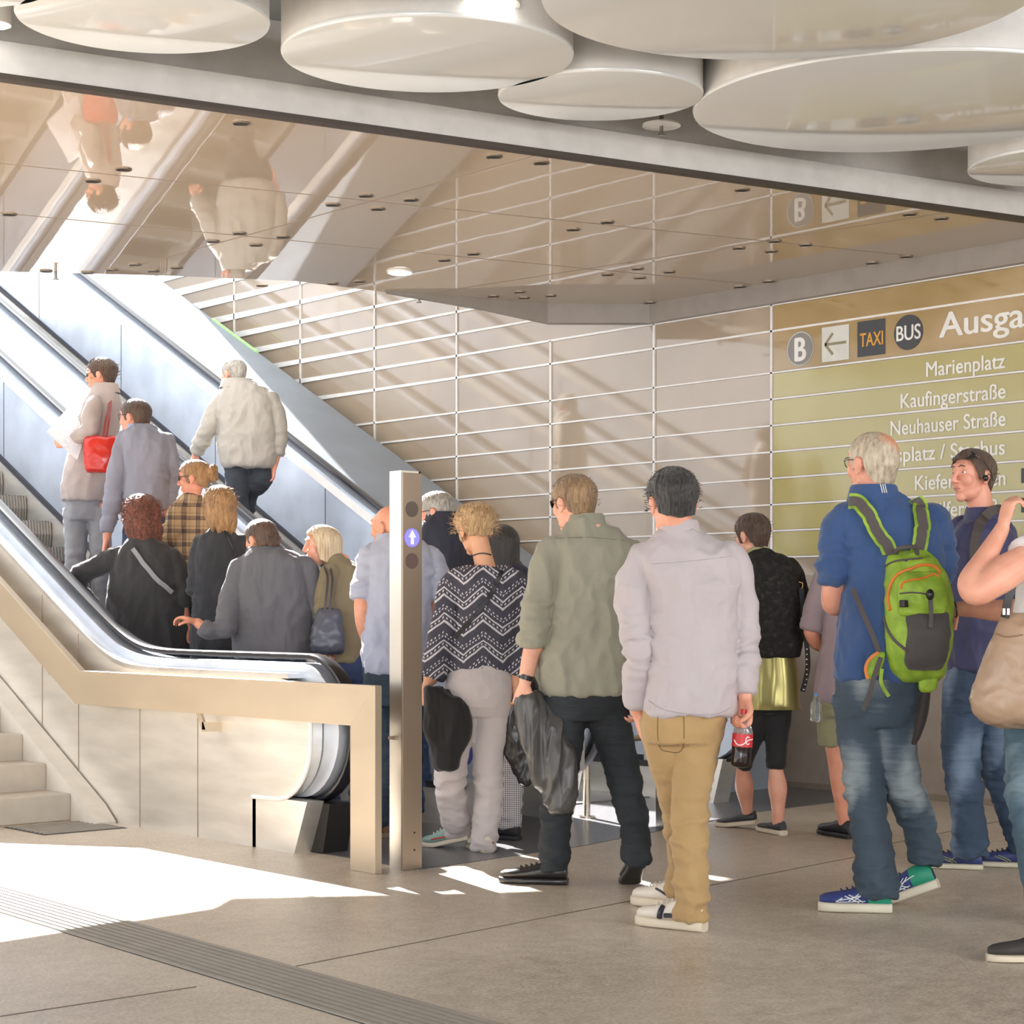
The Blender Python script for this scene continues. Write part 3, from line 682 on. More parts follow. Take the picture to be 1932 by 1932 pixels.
def hand(bm, wrist, dirv, palm, thumb, curl=(30, 40, 25), size=1.0, spread=1.0, lift=0):
    """palm, four unequal bent fingers and a thumb. dirv: wrist to knuckles; palm: the way the palm looks; thumb: side of the thumb"""
    d = Vector(dirv).normalized(); n = Vector(palm); n = (n-d*n.dot(d)).normalized(); s = d.cross(n)
    if s.dot(Vector(thumb)) < 0: s = -s
    w = Vector(wrist); k = size
    rings = []
    for u, hw, ht in ((-0.02, 0.027, 0.021), (0.01, 0.029, 0.02), (0.035, 0.037, 0.018), (0.065, 0.042, 0.016), (0.09, 0.042, 0.013), (0.1, 0.036, 0.009)):
        c = w+d*u*k; rings.append([c+s*(cos(2*pi*i/14)*hw*k)+n*(sin(2*pi*i/14)*ht*k) for i in range(14)])
    ring_loft(bm, rings)
    for i, (off, ln, r) in enumerate(((0.030, 0.072, 0.0088), (0.0105, 0.080, 0.0092), (-0.0105, 0.074, 0.0088), (-0.030, 0.058, 0.0078))):
        p = w+d*(0.088-abs(off)*0.12)*k+s*off*k; pts = [p-d*0.02*k, p]; a = 0
        sd_ = s*(off*1.2*spread)
        for c_, f in zip(curl, (0.45, 0.31, 0.24)):
            a += radians(c_*(1+0.1*i)); dd = (d*cos(a)+n*sin(a)+sd_*cos(a)).normalized(); p = p+dd*ln*f*k; pts.append(p)
        tube_r = [r*k*1.0, r*k*1.05, r*k*1.02, r*k*0.95, r*k*0.8]
        mtube(bm, pts, tube_r, 8)
    b = w+d*0.018*k+s*0.022*k+n*0.006*k
    t1 = b+(d*0.62+s*0.62+n*0.30).normalized()*0.042*k
    t2 = t1+(d*0.85+s*0.18+n*(0.35+curl[0]/90)).normalized()*0.033*k
    t3 = t2+(d*0.85-s*0.1+n*(0.45+curl[0]/60)).normalized()*0.026*k
    mtube(bm, [b, t1, t2, t3], [0.0145*k, 0.0125*k, 0.0108*k, 0.009*k], 8)
    return w+d*0.085*k+n*0.03*k      # the grip
# ---- head
def head_mesh(c, M, s=1.0, female=False, voxel=0.0042, ears=True, neck_to=None, neck_r=0.056, face=True):
    bm = bmesh.new()
    def e(p, r, rot=None): ell(bm, c+M@(Vector(p)*s), Vector(r)*s, M@(rot or Matrix.Identity(3)))
    e((0, -0.018, 0.038), (0.073, 0.092, 0.083)); e((0, -0.035, 0.02), (0.070, 0.072, 0.075))
    e((0, 0.028, 0.032), (0.062, 0.060, 0.066)); e((0, 0.028, -0.03), (0.056, 0.056, 0.066))
    jw = 0.050 if female else 0.055
    e((0, 0.022, -0.066), (jw, 0.052, 0.036)); e((0, 0.060, -0.088), (0.024, 0.021, 0.019)); e((0, 0.0, -0.05), (jw+0.004, 0.05, 0.045))
    if face:
        e((0, 0.078, 0.050), (0.046, 0.013, 0.014))                        # brow
        for x in (-1, 1):
            e((x*0.033, 0.054, -0.014), (0.026, 0.028, 0.030)); e((x*0.033, 0.060, -0.002), (0.024, 0.022, 0.020)); e((x*0.0085, 0.094, -0.020), (0.0085, 0.010, 0.008))
            e((x*0.031, 0.0765, 0.027), (0.0155, 0.0088, 0.0055)); e((x*0.031, 0.0765, 0.0125), (0.0145, 0.008, 0.004))
        tube(bm, [c+M@(Vector(q)*s) for q in ((0, 0.080, 0.044), (0, 0.089, 0.022), (0, 0.103, -0.008), (0, 0.107, -0.016), (0, 0.092, -0.024))], [0.009*s, 0.0085*s, 0.0105*s, 0.0115*s, 0.009*s], 10)
        e((0, 0.0845, -0.046), (0.021, 0.0085, 0.0055)); e((0, 0.0825, -0.0565), (0.018, 0.009, 0.006)); e((0, 0.073, -0.05), (0.026, 0.014, 0.022))
    if ears:
        for x in (-1, 1):
            R_ = Matrix.Rotation(x*radians(-22), 3, 'Z')@Matrix.Rotation(radians(-10), 3, 'X')
            e((x*0.079, -0.012, 0.004), (0.0065, 0.018, 0.031), R_); e((x*0.077, -0.008, -0.022), (0.006, 0.010, 0.012), R_)
            e((x*0.083, -0.020, 0.010), (0.006, 0.012, 0.022), R_)
    nb = neck_to if neck_to is not None else c+Vector((0, 0, -0.2*s))-M@Vector((0, 0.03, 0))
    top = c+M@(Vector((0, -0.022, -0.015))*s)
    mtube(bm, [top, top.lerp(nb, 0.5), nb, nb+(nb-top).normalized()*0.04], [neck_r*s, neck_r*0.96*s, neck_r*1.08*s, neck_r*1.35*s], 18)
    return remesh(bm, voxel, 4, 'head')
def surf(az, z, fat=0.0):
    """skull radius (local) at height z for azimuth az (0 = face, 180 = nape)"""
    zt = 0.121+fat; z0 = 0.038
    if z > z0: k = sqrt(max(0.0, 1-((z-z0)/(zt-z0))**2))
    else: k = 1.0
    rx = 0.075+fat; ry_f = 0.084+fat; ry_b = 0.112+fat
    ca, sa = cos(az), sin(az); ry = ry_f if ca > 0 else ry_b
    return Vector((sa*rx*k, ca*ry*k-(0.0), z))
def hair(parent, c, M, s, mat, style='short', seed=0, vol=0.012, length=0.1, amp=0.004, name='hair', curl=0, front=0.075, side=0.012, nape=-0.062, flare=0.0, label=None, puff=0.0):
    """thick shell following the skull; its lower edge is the hairline (short) or hangs down (bob, long)"""
    NA, NR = 120, 44; rnd = random.Random(seed); bm = bmesh.new()
    def zmin(a):                                        # a in degrees 0..180
        if style in ('short', 'receding', 'fringe'):
            f_ = front
            ps = [(0, f_), (42, f_-0.004), (58, 0.05), (68, side+0.01), (78, side-0.022), (86, side-0.018), (92, side+0.022), (104, side+0.018), (116, -0.035), (135, nape+0.008), (180, nape)]
        elif style == 'bob':
            ps = [(0, front), (38, front-0.006), (52, 0.03), (62, -0.03), (72, -length*0.85), (100, -length), (180, -length)]
        else:
            ps = [(0, front), (38, front-0.006), (54, 0.035), (66, -0.03), (80, -length*0.75), (110, -length*0.95), (180, -length)]
        for (a0, z0), (a1, z1) in zip(ps, ps[1:]):
            if a <= a1:
                t = (a-a0)/(a1-a0); t = t*t*(3-2*t); return z0+(z1-z0)*t
        return ps[-1][1]
    outer, inner = [], []
    for i in range(NR+1):
        ro, ri = [], []
        for k in range(NA):
            az = 2*pi*k/NA; ad = abs((math.degrees(az)+180) % 360-180); zm = zmin(ad)
            if style != 'short' and style != 'receding' and style != 'fringe': zm += (0.008 if style == 'bob' else 0.035)*noise.noise(Vector((cos(az)*3.5, sin(az)*3.5, seed)))+(0 if style == 'bob' else 0.018*noise.noise(Vector((cos(az)*14, sin(az)*14, seed))))
            t = i/NR; zt = 0.121+vol
            # even steps along the curve: sine for the crown, linear below
            z = zt-(zt-zm)*(t**1.25) if zm > 0.03 else zt-(zt-zm)*(t**1.15)
            z = min(z, zt)
            back = max(0.0, -cos(az))
            ve = vol
            if style in ('short', 'receding', 'fringe'):
                q = max(0.0, min(1.0, (z+0.02)/0.085)); ve = min(vol, 0.0035)+(vol-min(vol, 0.0035))*q*q*(3-2*q)
            p = surf(az, z, ve)
            if z < 0.0 and style in ('short', 'receding', 'fringe'):   # narrows towards the nape
                q = min(1, -z/0.075); p.y *= 1-0.36*q*back; p.x *= 1-0.26*q*back
            if z < 0.03 and style not in ('short', 'receding', 'fringe'):
                q = min(1.0, (0.03-z)/max(0.05, length)); p.x *= 1+flare*q; p.y *= 1+(flare*0.6-0.1)*q*(1 if back > 0 else -0.3)
                p.x += puff*sin(q*pi)*sin(az)*0.02; p.y += puff*sin(q*pi)*cos(az)*0.02
            if style in ('short', 'receding') and vol > 0.012: p.z += (vol-0.012)*0.3
            if style in ('long', 'bob') and t > .72: kk = 1-(.10 if style == 'bob' else .30)*((t-.72)/.28)**2; p.x *= kk; p.y *= kk
            r_ = Vector((sin(az), cos(az), 0.25)).normalized() if z < 0.06 else Vector((sin(az)*0.6, cos(az)*0.6, 0.8)).normalized()
            tw = az+(1.6 if curl else 0.25)*noise.noise(Vector((z*14, seed, 3)))
            nz = noise.noise(Vector((cos(tw)*14, sin(tw)*14, z*(9 if not curl else 30)+seed*5)))*0.65+noise.noise(Vector((cos(tw)*30, sin(tw)*30, z*(16 if not curl else 45)+seed)))*0.45
            if curl: nz += 0.9*noise.noise(Vector((p.x, p.y, p.z))*55+Vector((seed, 0, 0)))
            crown = min(1.0, (t*5)**1)
            ro.append(c+M@((p+r_*amp*nz*(0.35+0.65*crown))*s*1.0))
            pi_ = surf(az, z, -0.010 if style in ('short', 'receding', 'fringe') else 0.0)
            if z < 0.0 and style in ('short', 'receding', 'fringe'):
                q = min(1, -z/0.075); pi_.y *= 1-0.42*q*back; pi_.x *= 1-0.30*q*back
            elif z < 0.03:
                pi_ = Vector((p.x*0.86, p.y*0.86, z))
            ri.append(c+M@(pi_*s))
        outer.append(ro); inner.append(ri)
    allr = outer+inner[::-1]
    vs_ = ring_loft(bm, allr, True, False)
    bm.faces.new(vs_[0][::-1]); bm.faces.new(vs_[-1])
    return mk(name, bm, mat, parent, True, label)
def wisps(parent, c, M, s, mat, n, ln, seed=1, r=0.0011, zr=(-0.02, 0.12), azr=(60, 300), vol=0.012, name='loose_hair'):
    rnd = random.Random(seed); bm = bmesh.new()
    for i in range(n):
        az = radians(rnd.uniform(*azr)); z = rnd.uniform(*zr); p = surf(az, z, vol-0.004)
        o_ = Vector((sin(az), cos(az), rnd.uniform(-0.2, 0.9))).normalized(); d = Vector((rnd.uniform(-1, 1), rnd.uniform(-1, 1), rnd.uniform(-1.2, 0.4)))*0.7
        pts = [p, p+o_*ln*0.5, p+o_*ln*0.75+d*ln*0.5]
        tube(bm, [c+M@(q*s) for q in pts], [r, r*0.9, r*0.3], 4)
    o = mk(name, bm, mat, parent, True); o['kind'] = 'stuff'; return o
# ---- shoe
def shoe(parent, ankle, yaw, floor, mats, pitch=0, L=0.285, W=1.0, sole_h=0.022, style='sneaker', up_h=0.075, seed=0, stripes=None, heel_mat=None):
    """ankle: point above the heel part; pitch raises the heel; mats: upper, sole (, accent)"""
    M = facing(yaw); fwd = M@Vector((0, 1, 0)); rt = M@Vector((1, 0, 0))
    a = radians(pitch); heel = Vector((ankle.x, ankle.y, 0))-fwd*0.055
    def T(x, y, z):           # x forward from heel, y side, z up from the sole
        px_ = 0.72*L
        if x < px_: xx = px_-(px_-x)*cos(a)+z*sin(a)*1.0; zz = (px_-x)*sin(a)+z*cos(a)
        else: xx, zz = x, z
        return heel+fwd*(xx-(px_-px_*cos(a))*0)+rt*y+Vector((0, 0, floor+zz))
    if pitch: heel = heel-fwd*((0.72*L)*(1-cos(a)))*1.0
    prof = [(0.0, 0.020, 0.055), (0.012, 0.028, up_h*0.95), (0.05, 0.033, up_h), (0.09, 0.034, up_h*0.98), (0.125, 0.036, up_h*0.86), (0.16, 0.041, up_h*0.70), (0.20, 0.045, up_h*0.60), (0.235, 0.043, up_h*0.53), (0.262, 0.034, up_h*0.46), (0.28, 0.016, up_h*0.34)]
    k = L/0.285; rings = []; srings = []
    for x, hw, h in prof:
        hw *= W; ring = []; sr = []
        for i in range(20):
            t_ = 2*pi*i/20; cx, cz = cos(t_), sin(t_)
            y = math.copysign(abs(cx)**0.75, cx)*hw; z = sole_h+(h*0.5)*(1+math.copysign(abs(cz)**0.8, cz))*0.999
            if cz > 0: y *= 1-0.28*cz
            ring.append(T(x*k, y, z))
            sr.append(T(x*k+(0.006 if x > 0.2 else -0.004), math.copysign(abs(cx)**0.5, cx)*(hw+0.004), sole_h*0.62*(1+math.copysign(abs(cz)**0.5, cz))))
        rings.append(ring); srings.append(sr)
    o = None
    bm = bmesh.new(); ring_loft(bm, rings); o = mk('shoe', bm, mats[0], parent)
    bm = bmesh.new(); ring_loft(bm, srings); mk('sole', bm, mats[1], o)
    if heel_mat:
        bm = bmesh.new(); cH = [sum((p for p in r), Vector())/len(r) for r in rings[:4]]
        ring_loft(bm, [[c_+(p-c_)*1.045 for p in r] for c_, r in zip(cH, rings[:4])]); mk('heel_counter', bm, heel_mat, o)
    if style in ('sneaker', 'lace'):
        bm = bmesh.new()
        for q in range(4):
            x = (0.125+0.022*q)*k; h = up_h*(0.86-0.07*q)+sole_h
            tube(bm, [T(x, -0.020, h*0.93), T(x+0.006, 0, h*1.02+0.003), T(x, 0.020, h*0.93)], 0.0028, 6)
        mk('laces', bm, mats[3] if len(mats) > 3 else mats[1], o)
    if stripes:
        bm = bmesh.new()
        for (x0, z0, x1, z1, wd) in stripes:
            for sd_ in (-1, 1):
                def S_(x, z):
                    # point on the side of the upper
                    for (xa, ha, ua), (xb, hb, ub) in zip(prof, prof[1:]):
                        if x <= xb: t_ = (x-xa)/(xb-xa); hw = ha+(hb-ha)*t_; uh = ua+(ub-ua)*t_; break
                    zz = z*uh; cz = zz*2/uh-1; cz = max(-0.99, min(0.99, cz)); cz_ = math.copysign(abs(cz)**1.25, cz); cx = sqrt(max(0, 1-cz_*cz_))**0.75
                    y = cx*hw*W
                    if cz > 0: y *= 1-0.28*cz
                    return T(x*k, sd_*(y+0.0012), sole_h+zz)
                n_ = 6; tube(bm, [S_(x0+(x1-x0)*j/n_, z0+(z1-z0)*j/n_) for j in range(n_+1)], wd, 6)
        mk('side_stripes', bm, mats[2], o)
    return o
# ---- whole person
def PP(d, j):
    """joint (px, py, off, r)"""
    return P(j[0], j[1], d+(j[2] if len(j) > 2 else 0))
def person(label, d, torso, head, arms=(), legs=(), top_mat=None, leg_mat=None, skin='#d9a58a', voxel=0.009, fold=0.010, seed=0, top_name='shirt', leg_name='trousers',
           floor=0.0, hem_open=True, group=None, leg_fold=0.007, torso_yaw=None, depth_k=1.0, skirt=None, collar=None, pelvis=None, shoe_mats=None, shoe_yaw=40):
    """torso: rings (py, pxL, pxR, depth_m, off) from hem to neck; arms/legs: dicts"""
    ks = d/F
    m_skin = M_skin('skin_'+skin.strip('#'), skin)
    base = P((torso[0][1]+torso[0][2])/2, torso[0][0], d); base.z = floor
    # --- body (one continuous figure)
    c = P(head['c'][0], head['c'][1], d+head.get('off', 0)); M = facing(head.get('yaw', 40), head.get('pitch', 0), head.get('roll', 0)); s = head.get('s', 1.0)
    bm = bmesh.new()
    trs = cr([tuple(map(float, r)) for r in torso], 4)
    nk = trs[-1]
    def ring_t(r, mul=1.0, N=28, shrink=0.0, pw=0.82):
        py, xl, xr, dp, off = r; cc = P((xl+xr)/2, py, d+off); hw = max(0.01, (xr-xl)/2*ks*mul-shrink); hd = max(0.01, dp/2*mul*depth_k-shrink)
        out = []
        for k in range(N):
            t_ = 2*pi*k/N; cx, sx = cos(t_), sin(t_)
            out.append(cc+RT*(math.copysign(abs(cx)**pw, cx)*hw)+FW*(math.copysign(abs(sx)**pw, sx)*hd))
        return out
    ring_loft(bm, [ring_t(r, 0.86 if i_ > len(trs)*.75 else .9, 20, 0.014) for i_, r in enumerate(trs)])
    for A in arms:
        js = A['j']; pts = [PP(d, j) for j in js]
        rs = [j[3]*ks if j[3] > 1 else j[3] for j in js]; cov = A.get('cover', 1.0); n = len(pts)
        rr = []
        for i, r in enumerate(rs): rr.append((r*0.62 if i == 0 else r*0.72) if i < n*cov-0.5 else r)
        if A.get('bare') is not None:
            pts2 = [PP(d, j) for j in A['bare']]; rr2 = [j[3]*ks if j[3] > 1 else j[3] for j in A['bare']]
            mtube(bm, pts+[p for p in pts2[0:]], rr+rr2, 14)
            pts = pts+pts2
        else: mtube(bm, pts, rr, 14)
        if A.get('hand'):
            h = A['hand']; wv = pts[-1]; dv = h['d']; hand(bm, wv, RT*dv[0]+UP*dv[1]+FW*dv[2], RT*h['p'][0]+UP*h['p'][1]+FW*h['p'][2], RT*h['t'][0]+UP*h['t'][1]+FW*h['t'][2], h.get('curl', (35, 45, 30)), h.get('s', 1.0))
    for Lg in legs:
        js = Lg['j']; pts = [PP(d, j) for j in js]; rs = [j[3]*ks if j[3] > 1 else j[3] for j in js]; cov = Lg.get('cover', 1.0); n = len(js)
        mtube(bm, pts, [(r*0.72 if i < n*cov-0.5 else r) for i, r in enumerate(rs)], 14)
    neckb = P((nk[1]+nk[2])/2, nk[0], d+nk[4])
    body = remesh(bm, min(voxel, 0.0075), 2, 'body')
    hm = head_mesh(c, M, s, head.get('female', False), 0.0042 if d < 10.5 else 0.005, True, neckb-UP*0.02, head.get('neck', 0.054), head.get('face', True))
    bm = bmesh.new(); bm.from_mesh(body); bm.from_mesh(hm); bpy.data.meshes.remove(body); bpy.data.meshes.remove(hm)
    me = bpy.data.meshes.new('person'); bm.to_mesh(me); bm.free()
    mats = [m_skin]
    me.materials.append(m_skin); me.shade_smooth()
    o = bpy.data.objects.new('person', me); COL.objects.link(o)
    # move the origin to the feet
    for v in me.vertices: v.co -= base
    o.location = base; bpy.context.view_layer.update()
    tag(o, label, 'person', group)
    # --- top
    if top_mat is not None:
        bm = bmesh.new()
        sh = trs
        ring_loft(bm, [ring_t(r) for r in sh])
        for A in arms:
            js = A['j']; cov = A.get('cover', 1.0)
            n = max(2, int(round(len(js)*cov))); js = js[:n]
            if A.get('nosleeve'): continue
            pts = [PP(d, j) for j in js]; rs = [j[3]*ks if j[3] > 1 else j[3] for j in js]
            tc = P((trs[len(trs)//2][1]+trs[len(trs)//2][2])/2, js[0][0+1], d)
            pts = [pts[0].lerp(tc, .5)+UP*.012, pts[0].lerp(tc, .2)+UP*.008]+pts; rs = [rs[0]*.8, rs[0]*.97]+rs
            data = cr([tuple(p)+(r,) for p, r in zip(pts, rs)], 5); P_ = [Vector(q[:3]) for q in data]; R_ = [q[3] for q in data]
            tube(bm, P_, R_, 18, 0, True, A.get('flat'))
            cf = A.get('cuff')
            if cf:
                e1_ = P_[-1]; dd_ = (P_[-1]-P_[-4]).normalized(); L_, k0, k1 = cf
                tube(bm, [e1_-dd_*L_, e1_-dd_*L_*.9, e1_, e1_+dd_*.006], [R_[-1]*k0*.97, R_[-1]*k0, R_[-1]*k1, R_[-1]*k1*.9], 18)
        me = remesh(bm, voxel, 2)
        elb = [PP(d, A['j'][max(1, int(len(A['j'])*.6))]) for A in arms]
        fa_, fb_ = folds(fold, (9, 9, 5.5), seed), folds(fold*1.1, (7, 7, 17), seed+3)
        def ff(p):
            k_ = max([math.exp(-((p-e_).length/0.13)**2) for e_ in elb] or [0])
            return fa_(p)*(1-k_)+fb_(p)*k_*1.25
        displace(me, ff)
        tp = fin(top_name, me, top_mat, o)
    # --- legs
    if leg_mat is not None:
        bm = bmesh.new()
        if legs:
            for Lg in legs:
                js = Lg['j']; cov = Lg.get('cover', 1.0); n = max(2, int(round(len(js)*cov))); js = js[:n]
                pts = [PP(d, j) for j in js]; rs = [j[3]*ks if j[3] > 1 else j[3] for j in js]
                if cov == 1.0: pts.append(pts[-1]+Vector((0, 0, -1))*.035); rs.append(rs[-1]*1.02)
                data = cr([tuple(p)+(r,) for p, r in zip(pts, rs)], 6); P_ = [Vector(q[:3]) for q in data]; R_ = [q[3] for q in data]
                tube(bm, P_, R_, 18, 0, True, Lg.get('flat'), FW)
        if pelvis:
            prs = cr([tuple(map(float, r)) for r in pelvis], 4); ring_loft(bm, [ring_t(r) for r in prs])
        me = remesh(bm, voxel, 2)
        zk = [PP(d, Lg['j'][len(Lg['j'])//2]).z for Lg in legs] if legs else [0.5]; zkn = sum(zk)/len(zk)
        za_ = min([PP(d, Lg['j'][-1]).z for Lg in legs]) if legs else floor
        def ex(p):
            return 0.5+1.1*math.exp(-((p.z-zkn)/0.12)**2)+1.3*math.exp(-((p.z-za_)/0.11)**2)
        displace(me, folds(leg_fold, (9, 9, 15), seed+5, ex))
        fin(leg_name, me, leg_mat, o)
    if collar:
        # collar ring: (py, pxL, pxR, depth, off, height_m, tilt)
        py, xl, xr, dp, off, hgt, tl = collar[:7]; cm = collar[7] if len(collar) > 7 else top_mat
        bm = bmesh.new(); rings = []
        for (hh, gr_) in ((-0.012, 1.05), (hgt, 0.93), (hgt+0.004, 0.98), (hgt-0.004, 1.06), (-0.016, 1.22)):
            ring = []
            for k in range(32):
                t_ = 2*pi*k/32; cx, sx = cos(t_), sin(t_)
                ring.append(P((xl+xr)/2, py, d+off)+RT*(cx*(xr-xl)/2*ks*gr_)+FW*(sx*dp/2*gr_)+UP*(hh-tl*max(0, sx)*1.0))
            rings.append(ring)
        ring_loft(bm, rings, True, False); mk('collar', bm, cm, o)
    if skirt:
        py_m = skirt['mat']; prs = cr([tuple(map(float, r)) for r in skirt['rings']], 5); bm = bmesh.new()
        outer = []
        for r in prs:
            rg_ = ring_t(r, 1.0, 64, 0, 1.0)
            outer.append([p+(p-P((r[1]+r[2])/2, r[0], d+r[4])).normalized()*0.006*noise.noise(Vector((p.x*22, p.y*22, p.z*3+seed))) for p in rg_])
        inn = [[p+(P((r[1]+r[2])/2, r[0], d+r[4])-p).normalized()*0.008 for p in rg_] for rg_, r in zip(outer, prs)]
        vs__ = ring_loft(bm, outer+inn[::-1], True, False); bm.faces.new(vs__[0]); bm.faces.new(vs__[-1][::-1]) if False else None
        mk(skirt.get('name', 'skirt'), bm, py_m, o)
    for Lg in legs:
        sh_ = Lg.get('shoe')
        if sh_ is False: continue
        sh_ = dict(sh_ or {}); an = PP(d, Lg['j'][-1]); mats_ = sh_.pop('mats', shoe_mats or (M_plain('shoe_dark', '#2a2725', 0.5), M_plain('shoe_sole_dark', '#3d3834', 0.7)))
        sh_.setdefault('style', 'plain')
        shoe(o, an, sh_.pop('yaw', shoe_yaw), sh_.pop('floor', floor), mats_, **sh_)
    # --- hair, eyes
    H_ = head.get('hair')
    if H_:
        H_ = dict(H_); mat = H_.pop('mat'); wn = H_.pop('wisps', 0); wl_ = H_.pop('wlen', 0.03); st_ = H_.get('style', 'short')
        ho = hair(o, c, M, s, mat, seed=seed+3, **H_)
        if wn: wisps(o, c, M, s, mat, wn, wl_, seed, vol=H_.get('vol', 0.012))
    if head.get('eyes'):
        for x in (-1, 1):
            bm = bmesh.new(); ell(bm, c+M@(Vector((x*0.031, 0.0725, 0.0195))*s), (0.0108*s,)*3, M, 14, 10); eo = mk('eye', bm, M_plain('eye_white', '#d9d2c8', 0.25), o)
            bm = bmesh.new(); ell(bm, c+M@(Vector((x*0.031-0.001, 0.0815, 0.0195))*s), (0.0048*s, 0.0022*s, 0.0048*s), M, 12, 8); mk('iris', bm, M_plain('iris_dark', head.get('iris', '#2f3a40'), 0.15), eo)
            bm = bmesh.new(); tube(bm, [c+M@(Vector(q)*s) for q in ((x*0.014, 0.0905, 0.044), (x*0.030, 0.0905, 0.0495), (x*0.047, 0.080, 0.044))], [0.0022, 0.0035, 0.0018], 6); mk('eyebrow', bm, head['hair']['mat'], o)
        bm = bmesh.new()
        tube(bm, [c+M@(Vector(q)*s) for q in ((-0.023, 0.0835, -0.050), (-0.010, 0.0925, -0.0485), (0, 0.0935, -0.0495), (0.010, 0.0925, -0.0485), (0.023, 0.0835, -0.050))], [0.0012, 0.0026, 0.0024, 0.0026, 0.0012], 6)
        tube(bm, [c+M@(Vector(q)*s) for q in ((-0.021, 0.083, -0.0525), (0, 0.0925, -0.0565), (0.021, 0.083, -0.0525))], [0.0012, 0.0036, 0.0012], 6)
        mk('lips', bm, M_plain('lips', '#b06a5c', 0.4), o)
    o2 = dict(o=o, c=c, M=M, s=s, d=d, ks=ks)
    return o2
def glasses(R, sun=False, up=0.0, mat_f=None, wide=1.0):
    c, M, s, o = R['c'], R['M'], R['s'], R['o']
    mf = mat_f or M_plain('glasses_frame_dark', '#1d1b1c', 0.25); ml = M_plain('glasses_lens_dark', '#17181b', 0.08) if sun else None
    def T(x, y, z):
        q = Vector((x, y, z))
        if up: q = (Matrix.Rotation(radians(up), 3, 'X')@q)*1.21
        return c+M@(q*s)
    bm = bmesh.new()
    for x in (-1, 1):
        ring = [T(x*0.033*wide+cos(2*pi*k/20)*0.024, 0.0955-0.012*(abs(x*0.033+cos(2*pi*k/20)*0.024)/0.05)**2, 0.020+sin(2*pi*k/20)*0.018) for k in range(21)]
        tube(bm, ring, 0.0018, 6)
        tube(bm, [T(x*0.058, 0.084, 0.026), T(x*0.079, 0.05, 0.026), T(x*0.084, 0.0, 0.022), T(x*0.082, -0.025, 0.008)], 0.0022, 6)
    tube(bm, [T(-0.010, 0.098, 0.022), T(0, 0.100, 0.026), T(0.010, 0.098, 0.022)], 0.002, 6)
    g = mk('sunglasses' if sun else 'glasses', bm, mf); tag(g, R['glabel'], 'glasses'); 
    if sun:
        for x in (-1, 1):
            bm = bmesh.new(); vs_ = [bm.verts.new(T(x*0.033*wide+cos(2*pi*k/20)*0.023, 0.0955-0.012*(abs(x*0.033+cos(2*pi*k/20)*0.023)/0.05)**2, 0.020+sin(2*pi*k/20)*0.017)) for k in range(20)]
            f = bm.faces.new(vs_); r_ = bmesh.ops.extrude_face_region(bm, geom=[f])
            for v in r_['geom']:
                if isinstance(v, bmesh.types.BMVert): v.co += M@Vector((0, -0.0015, 0))
            l_ = mk('lens', bm, ml); l_.parent = g
    return g
def strap(name, pts, w, th, mat, parent=None, label=None, cat=None, ref=None):
    """flat band through points"""
    bm = bmesh.new(); P_ = [Vector(q) for q in cr([tuple(p) for p in pts], 6)]
    fr = frames(P_); rings = []
    for p, t_, u, v in fr:
        r_ = Vector(ref) if ref is not None else FW
        n = (r_-t_*r_.dot(t_)).normalized(); s_ = t_.cross(n)
        rings.append([p+s_*w/2+n*th/2, p-s_*w/2+n*th/2, p-s_*w/2-n*th/2, p+s_*w/2-n*th/2])
    ring_loft(bm, rings); o = mk(name, bm, mat, parent)
    if label: tag(o, label, cat)
    return o

def pyz(z, d): return HOR-(z-H)*F/d
def hc(px, top, d, s=1.0): return (px, top+0.131*s*F/d)
def autolegs(px, d, zh, floor, sep=0.09, r=(0.088, 0.062, 0.048), off=0.0, step=0.0):
    """two plain standing legs from hip height zh down to the floor"""
    ks = d/F; out = []
    for sg in (-1, 1):
        x = px+sg*sep/ks; zk = floor+(zh-floor)*0.52
        out.append(dict(j=[(x, pyz(zh, d), off, r[0]), (x, pyz((zh+zk)/2, d), off, (r[0]+r[1])/2), (x, pyz(zk, d), off+sg*step*0.4, r[1]), (x, pyz(floor+0.25, d), off+sg*step*0.8, r[2]+0.006), (x, pyz(floor+0.075, d), off+sg*step, r[2])]))
    return out
def step_z(y):
    n = math.floor((y-(Y0+0.1))/0.4); return 0.2064*(n+1) if n >= 0 else (0.012 if y > 8.3 else 0.003)

# ================================================================== PEOPLE: the crowd
H_dark = M_hair('hair_dark_grey', '#141110', '#3a3533'); H_lb = M_hair('hair_light_brown', '#5b4530', '#a3825c'); H_gb = M_hair('hair_grey_blond', '#9a8a76', '#c9bba6', (40, 40, 12))
H_br = M_hair('hair_brown', '#2e1d15', '#5f4330'); H_bl = M_hair('hair_blond', '#8a6844', '#dcb988'); H_blk = M_hair('hair_black', '#0f0c0c', '#2c2321')
H_red = M_hair('hair_red_curls', '#35120b', '#8a4a30', (70, 70, 30)); H_gold = M_hair('hair_golden', '#6b4826', '#b48a5a', (60, 60, 7)); H_ash = M_hair('hair_ash_blond', '#a58d6a', '#e3d0ae', (60, 60, 6))
H_gry = M_hair('hair_grey', '#6d675f', '#b7b0a4', (40, 40, 14)); H_wht = M_hair('hair_white', '#9c9890', '#dedbd4', (40, 40, 14))
